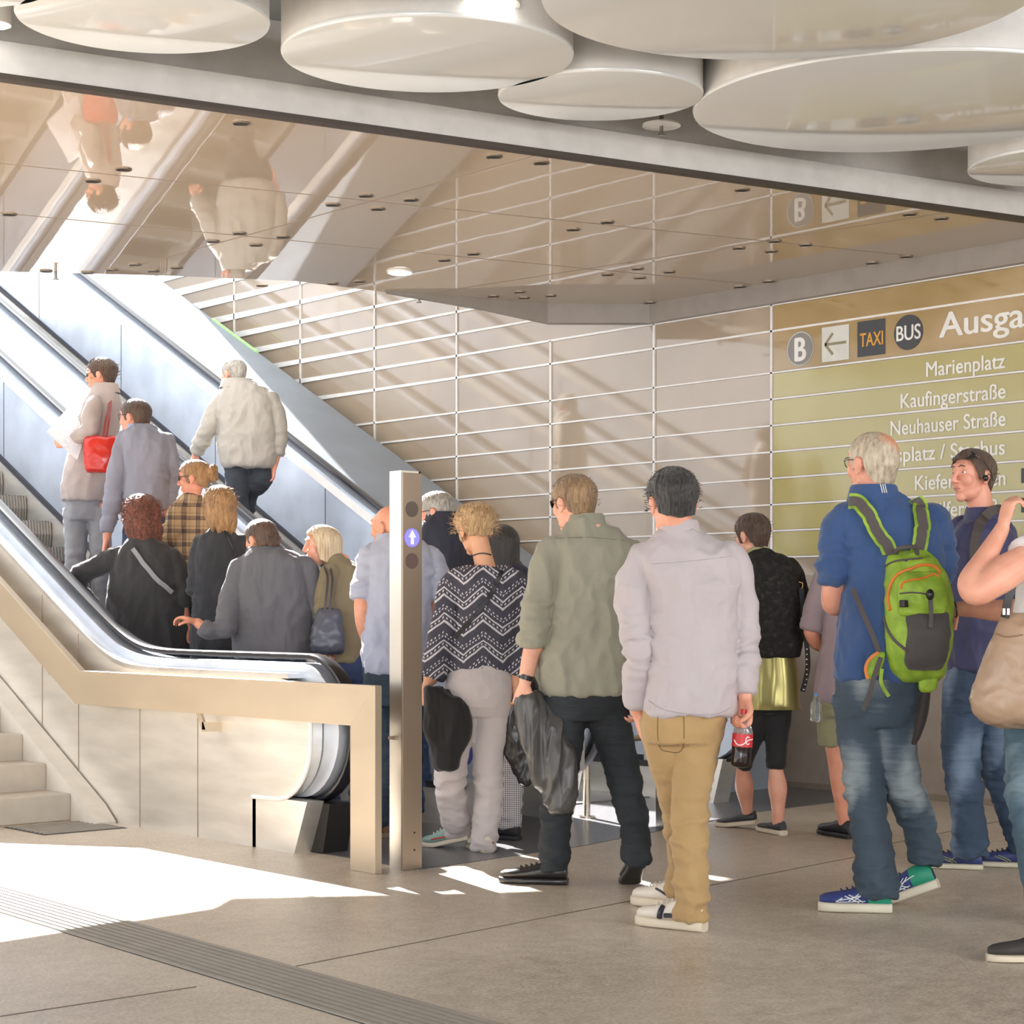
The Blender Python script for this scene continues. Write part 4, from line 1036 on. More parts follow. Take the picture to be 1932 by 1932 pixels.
def jeans(name, c, fade='#8b9aa8', amt=0.62):
    t = NT(name); v = t.coord(); n = t.noise(t.coord((3, 3, 1.4)), 2.0, 1.5, 0.5); n2 = t.noise(v, 300, 2); cr_ = t.noise(t.coord((4, 4, 30)), 2.0, 4)
    a = t.math('ADD', t.math('MULTIPLY', n, 0.82), t.math('ADD', t.math('MULTIPLY', n2, 0.08), t.math('MULTIPLY', cr_, 0.10)))
    col = t.ramp(a, [(0.38, vary(rgb(c), 0.75)), (0.52, rgb(c)), (amt+0.12, rgb(fade))])
    t.bump(t.math('ADD', cr_, t.math('MULTIPLY', n2, 0.2)), 0.35, 0.02); return t.base(col, 0.85)
m_w = M_plain('sneaker_white', '#d8cfc3', 0.5); m_sole_w = M_plain('sole_cream', '#cfc2ad', 0.6); m_navy_l = M_plain('leather_navy', '#2b2a33', 0.4); m_blackl = M_plain('leather_black', '#221f1e', 0.3)
m_lace_w = M_plain('lace_white', '#e0dbd3', 0.7)

# --- man in white shirt, khaki trousers (nearest the middle)
d = 7.0
mS = M_cloth('shirt_pinkish_white', '#b5abad', 0.8, 0.05, 1200, 0.2); mK = M_cloth('chino_khaki', '#a98a5c', 0.8, 0.08, 800, 0.4)
R1 = person('man in a pale pinkish shirt and khaki trousers walking with one hand in his pocket', d,
    [(1345, 1219, 1384, .27, 0), (1300, 1222, 1386, .27, 0), (1220, 1224, 1389, .27, 0), (1140, 1222, 1393, .27, 0), (1085, 1214, 1396, .26, 0), (1055, 1200, 1392, .23, 0), (1034, 1212, 1372, .19, 0), (1018, 1234, 1335, .15, 0), (1004, 1245, 1318, .13, 0)],
    dict(c=hc(1269, 884, d, 1.07), yaw=14, pitch=-4, s=1.07, neck=0.058, hair=dict(mat=H_dark, style='short', vol=0.017, amp=0.007, nape=-0.052, curl=0, wisps=160, wlen=0.02)),
    arms=[dict(j=[(1212, 1062, 0, .058), (1197, 1110, 0, .062), (1197, 1165, -.02, .060), (1207, 1225, -.03, .052), (1203, 1280, .0, .047), (1200, 1328, .03, .043)], cuff=(.05, 1.0, .93), bare=[(1203, 1345, .04, .026)], hand=dict(d=(.25, -1, .1), p=(1, .2, .2), t=(0, -.1, 1), curl=(10, 15, 10))),
          dict(j=[(1378, 1060, 0, .057), (1393, 1112, 0, .057), (1399, 1170, .0, .054), (1402, 1232, -.01, .049), (1405, 1275, -.04, .043), (1405, 1305, -.05, .037)], cuff=(.05, 1.02, .95), bare=[(1406, 1315, -.05, .029)], hand=dict(d=(-.05, -1, 0), p=(-.75, -.1, -.55), t=(-.3, 0, -1), curl=(55, 75, 45), s=1.08))],
    legs=[dict(j=[(1254, 1352, .02, .100), (1262, 1420, .05, .086), (1275, 1490, .12, .070), (1286, 1570, .25, .058), (1290, 1630, .36, .054), (1283, 1676, .42, .050)], shoe=dict(yaw=52, mats=(m_w, m_sole_w, m_navy_l, m_lace_w), style='sneaker', sole_h=.032, up_h=.085, W=1.08, L=.28, stripes=[(0.10, .35, .15, .75, .005), (0.04, .3, .10, .35, .005)])),
          dict(j=[(1320, 1352, 0, .100), (1313, 1420, 0, .086), (1305, 1490, -.02, .070), (1301, 1570, -.04, .062), (1302, 1640, -.06, .060), (1304, 1716, -.06, .058)], shoe=dict(yaw=54, mats=(m_w, m_sole_w, m_navy_l, m_lace_w), style='sneaker', sole_h=.032, up_h=.085, W=1.08, L=.29, stripes=[(0.165, .2, .155, .85, .012), (0.05, .25, .145, .3, .009), (0.05, .5, .10, .42, .006)]))],
    pelvis=[(1400, 1222, 1352, .22, 0), (1370, 1212, 1364, .24, 0), (1330, 1218, 1374, .235, 0), (1300, 1234, 1374, .20, 0)],
    top_mat=mS, leg_mat=mK, skin='#d79a80', voxel=.0075, fold=.011, seed=1, collar=(1003, 1248, 1316, .13, 0, .040, .02))
o = R1['o']
# yoke seam, breast of the shirt back, back pocket
def seam(parent, pts, d, r=0.0014, off=-0.14, mat=None):
    bm = bmesh.new(); tube(bm, [P(x, y, d+off) for x, y in cr(pts, 6)], r, 5); return mk('seam', bm, mat, parent)
def on_surface(objs, px, py, lift=0.001):
    """point where the sight line first meets one of the meshes"""
    best = None; r = ray(px, py).normalized()
    for ob in objs:
        mw = ob.matrix_world; im = mw.inverted(); hit, loc, nrm, _ = ob.ray_cast(im@CAM, (im.to_3x3()@r).normalized())
        if hit:
            q = mw@loc; t_ = (q-CAM).length
            if best is None or t_ < best[0]: best = (t_, q, nrm)
    if best is None: return None
    return best[1]+best[2].normalized()*lift
def surf_line(parent, name, objs, pts, r, mat, lift=0.0005, seg=5, per=6):
    bpy.context.view_layer.update(); q = [on_surface(objs, x, y, lift) for x, y in cr(pts, per)]; q = [a for a in q if a]
    if len(q) < 2: return None
    bm = bmesh.new(); tube(bm, q, r, seg); return mk(name, bm, mat, parent)
def kids(o, *names): return [c for c in o.children if c.name.split('.')[0] in names]
m_seamS = M_plain('seam_shirt', '#a79f9f', 0.9); m_seamK = M_plain('seam_khaki', '#6e5839', 0.9)
surf_line(o, 'yoke_seam', kids(o, 'shirt'), [(1228, 1064), (1290, 1060), (1380, 1050)], .0014, m_seamS)
surf_line(o, 'back_pocket', kids(o, 'trousers'), [(1241, 1340), (1243, 1405), (1262, 1418), (1288, 1412), (1290, 1342)], .0016, m_seamK)
surf_line(o, 'hem', kids(o, 'shirt'), [(1224, 1322), (1250, 1338), (1300, 1347), (1350, 1347), (1378, 1335)], .002, m_seamS)
# cola bottle in his hand
def bottle(name, label, top, bot, d, rad, cap_mat, liquid=None, lab=None, lettering=False):
    a, b = P(top[0], top[1], d), P(bot[0], bot[1], d); ax = (b-a); L = ax.length; ax.normalize()
    o = empty(name, b); tag(o, label, 'bottle')
    x = RT; u_ = (x-ax*x.dot(ax)).normalized(); v_ = ax.cross(u_)
    def ringsat(prof, k=1.0): return [[a+ax*(t_*L)+u_*(cos(2*pi*i/28)*r_*rad*k)+v_*(sin(2*pi*i/28)*r_*rad*k) for i in range(28)] for t_, r_ in prof]
    gl = NT(name+'_plastic'); gl.base('#f2f6f8', 0.05); gl.b.inputs['Transmission Weight'].default_value = 0.9; gl.b.inputs['IOR'].default_value = 1.25
    full = [(0.09, .32), (.13, .34), (.18, .42), (.27, .72), (.36, .95), (.42, 1), (.66, 1), (.70, .93), (.76, .97), (.90, 1), (.96, .93), (.985, .75), (1, .45)]
    prof = full[:7] if liquid else full
    bm = bmesh.new(); ring_loft(bm, ringsat(prof)); mk('body', bm, gl.m, o)
    bm = bmesh.new(); ring_loft(bm, ringsat([(0, .36), (.085, .38)])); mk('cap', bm, cap_mat, o)
    if liquid:
        bm = bmesh.new(); ring_loft(bm, ringsat([(.641, 1), (.66, 1), (.70, .93), (.76, .97), (.90, 1), (.96, .93), (.985, .75), (1, .45)])); mk('drink', bm, liquid, o)
    if lab:
        bm = bmesh.new(); ring_loft(bm, ringsat([(.42, 1.02), (.64, 1.02)])); mk('paper_label', bm, lab, o)
        if lettering:
            bm = bmesh.new(); mw_ = M_plain('label_white', '#ece7e4', 0.5)
            for (pts, w_) in (([(.42, .475), (.28, .46), (.15, .50), (.16, .56), (.30, .59), (.45, .57)], .0022), ([(-.75, .53), (-.45, .60), (-.1, .60), (.35, .52), (.8, .50)], .0022)):
                q = []
                for s_, t_ in cr(pts, 5):
                    an = s_*1.35; q.append(a+ax*(t_*L)+u_*(sin(an)*rad*1.03)+(-v_ if v_.dot(FW) > 0 else v_)*(cos(an)*rad*1.03))
                tube(bm, q, w_, 5)
            mk('swash_lettering', bm, mw_, o)
    return o
bottle('cola_bottle', 'small cola bottle with red cap and label in the hand of the pale shirt man', (1405, 1338), (1397, 1448), 6.93, .038, M_plain('cap_red', '#c92a2c', 0.35), M_plain('cola', '#1c0d0a', 0.1), M_plain('cola_label', '#c3262b', 0.4), True)

# --- man in grey-green shirt and black jeans
d = 8.1
mG = M_cloth('shirt_grey_green', '#8b8878', 0.85, 0.07, 1000, 0.3); mJ = jeans('jeans_black', '#23272b', '#3b4147', .7)
R2 = person('man in a grey-green shirt with rolled sleeves and dark jeans carrying a leather jacket', d,
    [(1308, 1028, 1190, .26, 0), (1290, 1022, 1196, .27, 0), (1240, 1020, 1196, .27, 0), (1170, 1030, 1196, .27, 0), (1110, 1040, 1200, .27, 0), (1060, 1034, 1203, .25, 0), (1030, 1030, 1195, .21, 0), (1010, 1050, 1172, .17, 0), (992, 1072, 1140, .14, 0), (980, 1078, 1130, .12, 0)],
    dict(c=hc(1082, 895, d, 1.05), yaw=38, pitch=-6, s=1.05, neck=0.055, off=.03, hair=dict(mat=H_lb, style='short', vol=0.013, amp=0.005, nape=-0.055, wisps=100, wlen=0.018)),
    arms=[dict(j=[(1040, 1040, -.02, .056), (1026, 1085, -.03, .058), (1018, 1130, -.04, .058), (1012, 1175, -.05, .062), (1010, 1212, -.04, .064)], cuff=(.055, .95, 1.12), bare=[(1003, 1230, -.04, .040), (996, 1262, -.05, .036), (991, 1287, -.05, .028)], hand=dict(d=(-.35, -1, 0), p=(.8, -.2, .5), t=(-.4, 0, -1), curl=(50, 60, 40), s=1.08)),
          dict(j=[(1188, 1045, 0, .055), (1204, 1110, .0, .055), (1210, 1180, .02, .052), (1208, 1245, .0, .045), (1205, 1290, -.05, .04)], bare=[(1203, 1310, -.06, .028)], hand=dict(d=(0, -1, 0), p=(-1, 0, 0), t=(0, 0, 1)))],
    legs=[dict(j=[(1066, 1318, 0, .100), (1063, 1375, 0, .094), (1060, 1430, .02, .080), (1052, 1500, .02, .068), (1047, 1570, .0, .062), (1046, 1626, 0, .055)], shoe=dict(yaw=76, mats=(m_blackl, m_blackl, m_blackl, m_blackl), L=.30, style='lace', sole_h=.024)),
          dict(j=[(1138, 1318, 0, .100), (1152, 1372, 0, .090), (1166, 1420, .02, .078), (1184, 1490, .0, .064), (1196, 1550, -.06, .060), (1201, 1606, -.14, .056)], shoe=dict(yaw=8, mats=(m_blackl, m_blackl, m_blackl, m_blackl), L=.30, pitch=32, style='lace', sole_h=.026))],
    pelvis=[(1358, 1038, 1172, .20, 0), (1330, 1030, 1182, .25, 0), (1290, 1026, 1188, .25, 0), (1262, 1034, 1185, .23, 0)],
    top_mat=mG, leg_mat=mJ, skin='#dca58c', voxel=.0085, fold=.012, seed=2, collar=(988, 1074, 1138, .13, 0, .040, .03))
o = R2['o']; mSG = M_plain('seam_grey_green', '#6b6959', 0.9)
surf_line(o, 'yoke_seam', kids(o, 'shirt'), [(1048, 1016), (1110, 1014), (1180, 1020)], .0014, mSG)
R2['glabel'] = 'dark sunglasses worn by the man in the grey-green shirt'; glasses(R2, True)
bm = bmesh.new(); cw_ = P(993, 1278, d-.05); ax_ = (P(988, 1295, d-.05)-P(1000, 1255, d-.05)).normalized(); u_ = ax_.orthogonal().normalized(); v_ = ax_.cross(u_)
ring_loft(bm, [[cw_+ax_*q+u_*cos(2*pi*k/20)*.035+v_*sin(2*pi*k/20)*.031 for k in range(20)] for q in (-.011, .011)]); tag(mk('wrist_watch', bm, m_blackl), 'black watch band on the wrist of the man in the grey-green shirt', 'watch')
def garment(name, label, cat, rings, d, mat, thick=0.06, seed=1, voxel=.007, amp=.012, sc=(10, 10, 5), lining=None):
    """hanging cloth: rings (py, xl, xr, off) as a folded bundle"""
    bm = bmesh.new(); rs = cr([tuple(map(float, r)) for r in rings], 4); out = []
    for py, xl, xr, off in rs:
        cc = P((xl+xr)/2, py, d+off); hw = (xr-xl)/2*d/F
        out.append([cc+RT*(cos(2*pi*k/32)*hw)+FW*(sin(2*pi*k/32)*thick/2) for k in range(32)])
    ring_loft(bm, out); me = remesh(bm, voxel, 1); displace(me, folds(amp, sc, seed)); o = fin(name, me, mat, None); tag(o, label, cat); return o
mLJ = M_plain('leather_charcoal', '#4b4947', 0.38)
garment('leather_jacket', 'charcoal leather jacket hanging from the hand of the man in the grey-green shirt', 'jacket', [(1315, 982, 1012, -.05), (1345, 978, 1042, -.06), (1385, 984, 1062, -.08), (1425, 996, 1078, -.09), (1465, 1010, 1084, -.09), (1500, 1028, 1082, -.08), (1526, 1044, 1072, -.08)], d, mLJ, .09, 4, .006, .016, (16, 16, 3))

# --- woman in zigzag blouse and white trousers
d = 9.2
t = NT('zigzag_blouse'); v = t.coord(); sp = t.n('ShaderNodeSeparateXYZ'); t.l(v, sp.inputs[0])
# coordinate across the back: along the picture's right direction in the garment's own space
dot = t.n('ShaderNodeVectorMath', operation='DOT_PRODUCT'); t.l(v, dot.inputs[0]); dot.inputs[1].default_value = tuple(RT)
xr = dot.outputs['Value']; tri = t.math('ABSOLUTE', t.math('SUBTRACT', t.math('FRACT', t.math('MULTIPLY', t.math('ADD', xr, 0.045), 5.2)), 0.5))
zz_ = t.math('ADD', sp.outputs[2], t.math('MULTIPLY', tri, 0.15)); zz_ = t.math('ADD', zz_, t.math('MULTIPLY', t.noise(v, 9, 2), 0.03))
fr_ = t.math('FRACT', t.math('MULTIPLY', zz_, 7.8))
def band(a, b): return t.math('MULTIPLY', t.math('GREATER_THAN', fr_, a), t.math('LESS_THAN', fr_, b))
dots = t.math('GREATER_THAN', t.math('SINE', t.math('MULTIPLY', xr, 330.0)), 0.25)
dots2 = t.math('GREATER_THAN', t.math('SINE', t.math('MULTIPLY', xr, 420.0)), 0.0)
mask = t.math('MAXIMUM', t.math('MAXIMUM', band(.02, .11), band(.30, .37)), t.math('MAXIMUM', t.math('MULTIPLY', band(.17, .24), dots), t.math('MAXIMUM', t.math('MULTIPLY', band(.52, .58), dots2), t.math('MULTIPLY', band(.64, .70), dots))))
grain = t.noise(v, 220, 2); mask = t.math('MULTIPLY', mask, t.math('ADD', 0.55, t.math('MULTIPLY', grain, 0.7)))
mx = t.n('ShaderNodeMix', data_type='RGBA'); t.l(mask, mx.inputs[0]); mx.inputs[6].default_value = rgb('#3f3d48'); mx.inputs[7].default_value = rgb('#c4c0c4')
t.bump(t.noise(v, 12, 3), .3, .02); mZ = t.base(mx.outputs[2], 0.85)
mWT = M_cloth('trousers_white', '#b9b0af', 0.75, 0.04, 900, 0.2)
R3 = person('woman with short blond hair in a dark zigzag blouse and white trousers', d,
    [(1272, 848, 962, .24, 0), (1255, 846, 967, .26, 0), (1210, 852, 972, .27, 0), (1160, 858, 976, .26, 0), (1115, 856, 978, .25, 0), (1088, 850, 986, .22, 0), (1076, 862, 976, .18, 0), (1070, 880, 955, .15, 0)],
    dict(c=hc(896, 953, d, 1.0), yaw=30, pitch=-12, s=1.0, female=True, neck=0.05, off=.03, hair=dict(mat=H_bl, style='short', vol=0.024, amp=0.012, nape=-0.045, side=-0.03, front=0.06, wisps=260, wlen=0.045)),
    arms=[dict(j=[(858, 1096, -.02, .052), (846, 1130, -.03, .058), (840, 1175, -.04, .064), (834, 1215, -.05, .068), (824, 1250, -.06, .066), (814, 1276, -.06, .062)], bare=[(808, 1288, -.06, .028), (804, 1296, -.06, .024)], hand=dict(d=(-.2, -1, 0), p=(1, 0, .3), t=(0, 0, -1), curl=(50, 60, 40), s=.92)),
          dict(j=[(976, 1098, 0, .050), (984, 1135, 0, .054), (987, 1175, .0, .056), (984, 1215, -.02, .054), (978, 1250, -.04, .05), (974, 1270, -.04, .048)], bare=[(973, 1290, -.05, .026)], hand=dict(d=(0, -1, 0), p=(-1, 0, 0), t=(0, 0, 1), s=.92))],
    legs=[dict(j=[(872, 1318, 0, .098), (862, 1375, -.03, .090), (852, 1430, -.06, .078), (851, 1490, -.02, .070), (858, 1540, .05, .066), (866, 1567, .12, .060)], shoe=dict(yaw=70, mats=(M_plain('shoe_seagreen', '#7f9b92', .6), M_plain('sole_red_white', '#c4b8a8', .6), M_plain('shoe_red', '#b33a2c', .5), m_lace_w), L=.26, pitch=14, style='sneaker', stripes=[(.03, .4, .10, .15, .007), (.12, .3, .2, .5, .004)])),
          dict(j=[(928, 1318, 0, .100), (924, 1375, 0, .092), (921, 1430, 0, .076), (921, 1490, .0, .066), (918, 1545, .0, .064), (914, 1588, -.02, .058)], shoe=dict(yaw=20, mats=(M_plain('shoe_cream', '#d0c4b0', .6), M_plain('sole_cream_grey', '#9f9686', .6), M_plain('shoe_red', '#b33a2c', .5), m_lace_w), L=.26, style='sneaker', stripes=[(.005, .4, .05, .4, .006)]))],
    pelvis=[(1350, 848, 962, .22, 0), (1320, 842, 966, .26, -.02), (1285, 842, 966, .27, -.02), (1250, 850, 962, .25, 0), (1235, 856, 958, .23, 0)],
    top_mat=mZ, leg_mat=mWT, skin='#d29e7c', voxel=.009, fold=.008, leg_fold=.006, seed=3, top_name='blouse')
bk = M_plain('strap_black', '#17151a', .5)
def front_strap(name, label, cat, objs, pts, w, mat, parent=None, lift=.006, th=.004):
    bpy.context.view_layer.update(); q = [on_surface(objs, x, y, lift) for x, y in cr(pts, 5)]; q = [a for a in q if a]
    return strap(name, q, w, th, mat, parent, label, cat)
front_strap('bag_strap', 'thin black strap crossing the back of the zigzag blouse', 'strap', kids(R3['o'], 'blouse'), [(946, 1078), (930, 1115), (905, 1150), (880, 1180), (858, 1205)], .022, bk)
front_strap('necklace', 'thin dark cord round the neck above the zigzag blouse', 'necklace', [R3['o']], [(888, 1052), (898, 1046), (912, 1044), (926, 1047)], .006, bk, lift=.003)
garment('black_coat', 'black coat hanging over the arm of the woman in the zigzag blouse', 'coat', [(1300, 806, 832, -.12), (1320, 800, 868, -.13), (1350, 802, 882, -.13), (1385, 808, 884, -.13), (1410, 812, 878, -.12), (1432, 818, 866, -.12), (1448, 822, 862, -.12)], d, M_cloth('coat_black', '#1d1b1c', .9, .1), .10, 6, .008, .012, (12, 12, 4))
garment('blue_bag', 'dark blue cloth bag seen between the legs of the crowd beside the white trousers', 'bag', [(1345, 880, 890, .55), (1380, 874, 893, .55), (1420, 868, 893, .55), (1440, 866, 884, .55)], d, M_cloth('bag_blue', '#2c3f86', .7, .1), .10, 8, .008, .006)

# --- woman with black lace jacket, metallic skirt
d = 9.9
t = NT('lace_black'); n = t.noise(t.coord(), 34, 5, .7); mL = t.base(t.ramp(n, [(.5, rgb('#161514')), (.62, rgb('#2c2a24')), (.7, rgb('#45423a'))]), .85); t.bump(n, .5, .01)
t = NT('skirt_gold'); t.bump(t.noise(t.coord((1, 1, .3)), 9, 2), .3, .03); mGold = t.base('#a89f66', .28, .7)
mLeg = M_cloth('leggings_black', '#17181b', .75, .06)
R4 = person('woman with short brown hair in a black lace jacket, golden skirt and black leggings', d,
    [(1238, 1408, 1508, .28, 0), (1200, 1404, 1512, .29, 0), (1150, 1402, 1512, .28, 0), (1100, 1398, 1508, .26, 0), (1068, 1392, 1500, .23, 0), (1052, 1400, 1484, .18, 0), (1044, 1412, 1462, .14, 0), (1036, 1418, 1450, .11, 0)],
    dict(c=hc(1419, 969, d, .98), yaw=38, pitch=-8, s=.98, female=True, neck=0.047, off=.02, hair=dict(mat=H_br, style='short', vol=0.015, amp=0.006, nape=-0.07, side=-.01, wisps=60, wlen=0.02)),
    arms=[dict(j=[(1402, 1078, 0, .05), (1396, 1115, 0, .05), (1392, 1155, 0, .047), (1392, 1195, -.02, .043), (1392, 1230, -.04, .04)], bare=[(1392, 1245, -.04, .026)], hand=dict(d=(0, -1, 0), p=(1, 0, 0), t=(0, 0, 1), s=.9)),
          dict(j=[(1492, 1075, 0, .052), (1502, 1108, 0, .056), (1506, 1150, .02, .054), (1502, 1190, .05, .050), (1490, 1222, .10, .044)], bare=[(1484, 1236, .14, .026)], hand=dict(d=(-.5, -.6, .5), p=(-1, 0, 0), t=(0, 1, 0), s=.9))],
    legs=[dict(j=[(1440, 1330, 0, .075), (1428, 1370, .02, .066), (1412, 1410, .08, .052), (1402, 1445, .15, .045), (1404, 1480, .2, .052), (1408, 1515, .25, .036), (1410, 1532, .27, .030)], cover=.6, shoe=dict(yaw=55, mats=(M_plain('flat_grey_black', '#35363c', .5), m_sole_w), L=.245, pitch=8, up_h=.045)),
          dict(j=[(1468, 1330, 0, .078), (1466, 1370, 0, .070), (1465, 1410, 0, .056), (1464, 1450, 0, .053), (1467, 1485, .0, .052), (1468, 1520, .0, .038), (1468, 1555, 0, .031)], cover=.6, shoe=dict(yaw=22, mats=(M_plain('flat_grey_black', '#35363c', .5), m_sole_w), L=.245, up_h=.045))],
    pelvis=[(1345, 1420, 1490, .18, 0), (1310, 1415, 1495, .2, 0), (1270, 1415, 1495, .2, 0)],
    skirt=dict(mat=mGold, rings=[(1228, 1420, 1498, .24, 0), (1265, 1412, 1505, .27, 0), (1300, 1406, 1508, .29, 0), (1325, 1403, 1509, .31, 0), (1337, 1399, 1513, .33, 0)]),
    top_mat=mL, leg_mat=mLeg, skin='#e0a890', voxel=.009, fold=.006, seed=4, top_name='jacket', leg_name='leggings', leg_fold=.002)
surf_line(R4['o'], 'collar', [R4['o']], [(1412, 1040), (1425, 1034), (1445, 1034), (1462, 1046)], .012, M_cloth('collar_gold', '#a09a76', .8))
sb = strap('studded_strap', [P(1512, 1110, 9.80), P(1516, 1160, 9.80), P(1522, 1215, 9.78), P(1524, 1260, 9.78), P(1514, 1305, 9.78)], .026, .005, M_plain('strap_black', '#17151a', .5), None, 'black studded shoulder strap hanging beside the golden skirt', 'strap')
bm = bmesh.new()
for k in range(9): q = P(1522.5-(k > 6)*3*(k-6), 1225+k*9.5, 9.765); ell(bm, q, (.006, .006, .006), None, 8, 6)
mk('studs', bm, M_steel('buckle_silver', '#cfcac0', .2), sb)
bm = bmesh.new(); tube(bm, [P(x, y, 9.82) for x, y in ((1507, 1098), (1514, 1100), (1514, 1108), (1509, 1112), (1513, 1122), (1516, 1130))], .004, 6); mk('clasp', bm, M_plain('brass', '#c9a45c', .25, .9), sb)

# --- man in blue polo shirt with the green backpack
d = 7.45
mP = M_cloth('polo_blue', '#34507f', .8, .08, 900, .25); mJ2 = jeans('jeans_faded', '#41505e', '#8d979c', .54)
shA = (M_plain('runner_blue', '#2b3874', .55), M_plain('runner_sole', '#cfc8b4', .6), M_plain('runner_white', '#dcdcdc', .5), M_plain('lace_navy', '#31345a', .7))
strp = [(.11, .15, .165, .70, .0022), (.125, .12, .18, .66, .0022), (.10, .68, .15, .22, .0020), (.115, .72, .165, .28, .0020), (.07, .60, .20, .38, .0022), (.19, .55, .215, .25, .0022), (.10, .20, .21, .22, .0018)]
R5 = person('man with thinning grey-blond hair in a blue polo shirt and faded jeans', d,
    [(1282, 1576, 1738, .30, 0), (1240, 1580, 1742, .31, 0), (1180, 1586, 1752, .32, 0), (1110, 1592, 1764, .31, 0), (1050, 1586, 1778, .29, 0), (1000, 1574, 1774, .26, 0), (968, 1582, 1752, .22, 0), (946, 1604, 1712, .17, 0), (930, 1614, 1688, .14, 0)],
    dict(c=hc(1645, 812, d, 1.12), yaw=32, pitch=0, s=1.12, neck=0.060, off=.02, hair=dict(mat=H_gb, style='short', vol=0.005, amp=0.0025, nape=-0.07, front=.07, wisps=0)),
    arms=[dict(j=[(1590, 985, 0, .066), (1578, 1030, -.01, .066), (1574, 1070, -.01, .063), (1575, 1096, 0, .062)], bare=[(1574, 1110, .01, .050), (1572, 1138, .05, .047), (1590, 1140, .16, .042), (1612, 1120, .28, .034), (1625, 1108, .36, .027)], hand=dict(d=(.4, .2, .8), p=(1, 0, 0), t=(0, 1, 0), curl=(20, 30, 20))),
          dict(j=[(1762, 985, 0, .064), (1770, 1030, 0, .063), (1772, 1075, .02, .060), (1772, 1095, .04, .058)], bare=[(1771, 1110, .06, .046), (1766, 1145, .12, .044), (1756, 1150, .25, .038), (1745, 1140, .36, .027)], hand=dict(d=(-.4, .2, .8), p=(-1, 0, 0), t=(0, 1, 0), curl=(20, 30, 20)))],
    legs=[dict(j=[(1620, 1310, 0, .108), (1625, 1370, 0, .100), (1628, 1430, -.03, .086), (1634, 1500, -.05, .074), (1645, 1580, -.08, .072), (1652, 1640, -.1, .076), (1655, 1672, -.1, .072)], shoe=dict(yaw=78, mats=shA, heel_mat=M_plain('runner_green', '#1f8a6c', .55), L=.285, style='sneaker', stripes=strp, sole_h=.032, up_h=.082, W=1.08)),
          dict(j=[(1680, 1310, 0, .105), (1684, 1370, 0, .096), (1692, 1430, -.02, .080), (1712, 1500, .0, .070), (1734, 1560, .05, .066), (1746, 1612, .06, .064)], shoe=dict(yaw=68, mats=shA, heel_mat=M_plain('runner_green', '#1f8a6c', .55), L=.285, pitch=22, style='sneaker', stripes=strp, sole_h=.032, up_h=.082, W=1.08))],
    pelvis=[(1370, 1590, 1715, .23, 0), (1330, 1580, 1730, .27, 0), (1280, 1578, 1735, .28, 0), (1250, 1586, 1730, .27, 0)],
    top_mat=mP, leg_mat=mJ2, skin='#dda088', voxel=.0085, fold=.011, seed=5, collar=(938, 1606, 1690, .155, 0, .045, .03))
bpy.context.view_layer.update()
for k_ in range(3):
    surf_line(R5['o'], 'collar_stripe', kids(R5['o'], 'collar'), [(1661+k_*4, 914), (1665+k_*4, 930)], .0022, m_lace_w, .001)
R5['glabel'] = 'glasses worn by the man in the blue polo shirt'; glasses(R5, False)
# thinning crown: the scalp colour shows through the hair there
c5, M5, s5 = R5['c'], R5['M'], R5['s']; cp = c5+M5@(Vector((0.022, -0.075, 0.088))*s5)
t = NT('hair_thinning'); v = t.coord(); dn = t.n('ShaderNodeVectorMath', operation='DISTANCE'); t.l(v, dn.inputs[0]); dn.inputs[1].default_value = tuple(cp)
nh = t.noise(t.coord((40, 40, 12)), 1.6, 4, .6); hc_ = t.ramp(nh, [(.34, rgb('#9a8a76')), (.66, rgb('#c9bba6'))])
mk_f = t.ramp(t.math('ADD', dn.outputs['Value'], t.math('MULTIPLY', nh, .03)), [(.045, (1, 1, 1, 1)), (.085, (0, 0, 0, 1))])
mx = t.n('ShaderNodeMix', data_type='RGBA'); t.l(mk_f, mx.inputs[0]); t.l(hc_, mx.inputs[6]); mx.inputs[7].default_value = rgb('#d58f70'); t.bump(nh, .6, .008); m_thin = t.base(mx.outputs[2], .5)
for k_ in kids(R5['o'], 'hair'): k_.data.materials[0] = m_thin
# heel counters of his shoes are green
# --- green backpack
dB = d-.17
bp = empty('backpack', P(1725, 1285, dB)); tag(bp, 'lime green and grey backpack with orange trim on the back of the man in blue', 'backpack')
t = NT('pack_lime'); n = t.noise(t.coord(), 14, 3); mLime = t.base(t.ramp(n, [(.35, rgb('#7d9c2c')), (.65, rgb('#9fbf40'))]), .6); t.bump(n, .35, .02)
mCh = M_cloth('pack_charcoal', '#45403f', .8, .12, 600, .3); mOr = M_plain('pack_orange', '#d97a2c', .5); mWb = M_plain('webbing_grey', '#57504f', .8)
def shell(name, rows, dd, mat, parent, amp=.005, vox=.006, seed=2, front=1.0):
    """rows: (py, xl, xr, thickness_m): bulges towards the viewer from the back plane at depth dd"""
    bm = bmesh.new(); rr = cr([tuple(map(float, r)) for r in rows], 5); out = []
    for py, xl, xr, th in rr:
        cc = P((xl+xr)/2, py, dd); hw = (xr-xl)/2*dd/F; ring = []
        for k in range(32):
            t_ = 2*pi*k/32; cx, sx = cos(t_), sin(t_)
            ring.append(cc+RT*(math.copysign(abs(cx)**.7, cx)*hw)-FW*(th/2+math.copysign(abs(sx)**.8, sx)*th/2))
        out.append(ring)
    ring_loft(bm, out); me = remesh(bm, vox, 2); displace(me, folds(amp, (11, 11, 11), seed)); return fin(name, me, mat, parent)
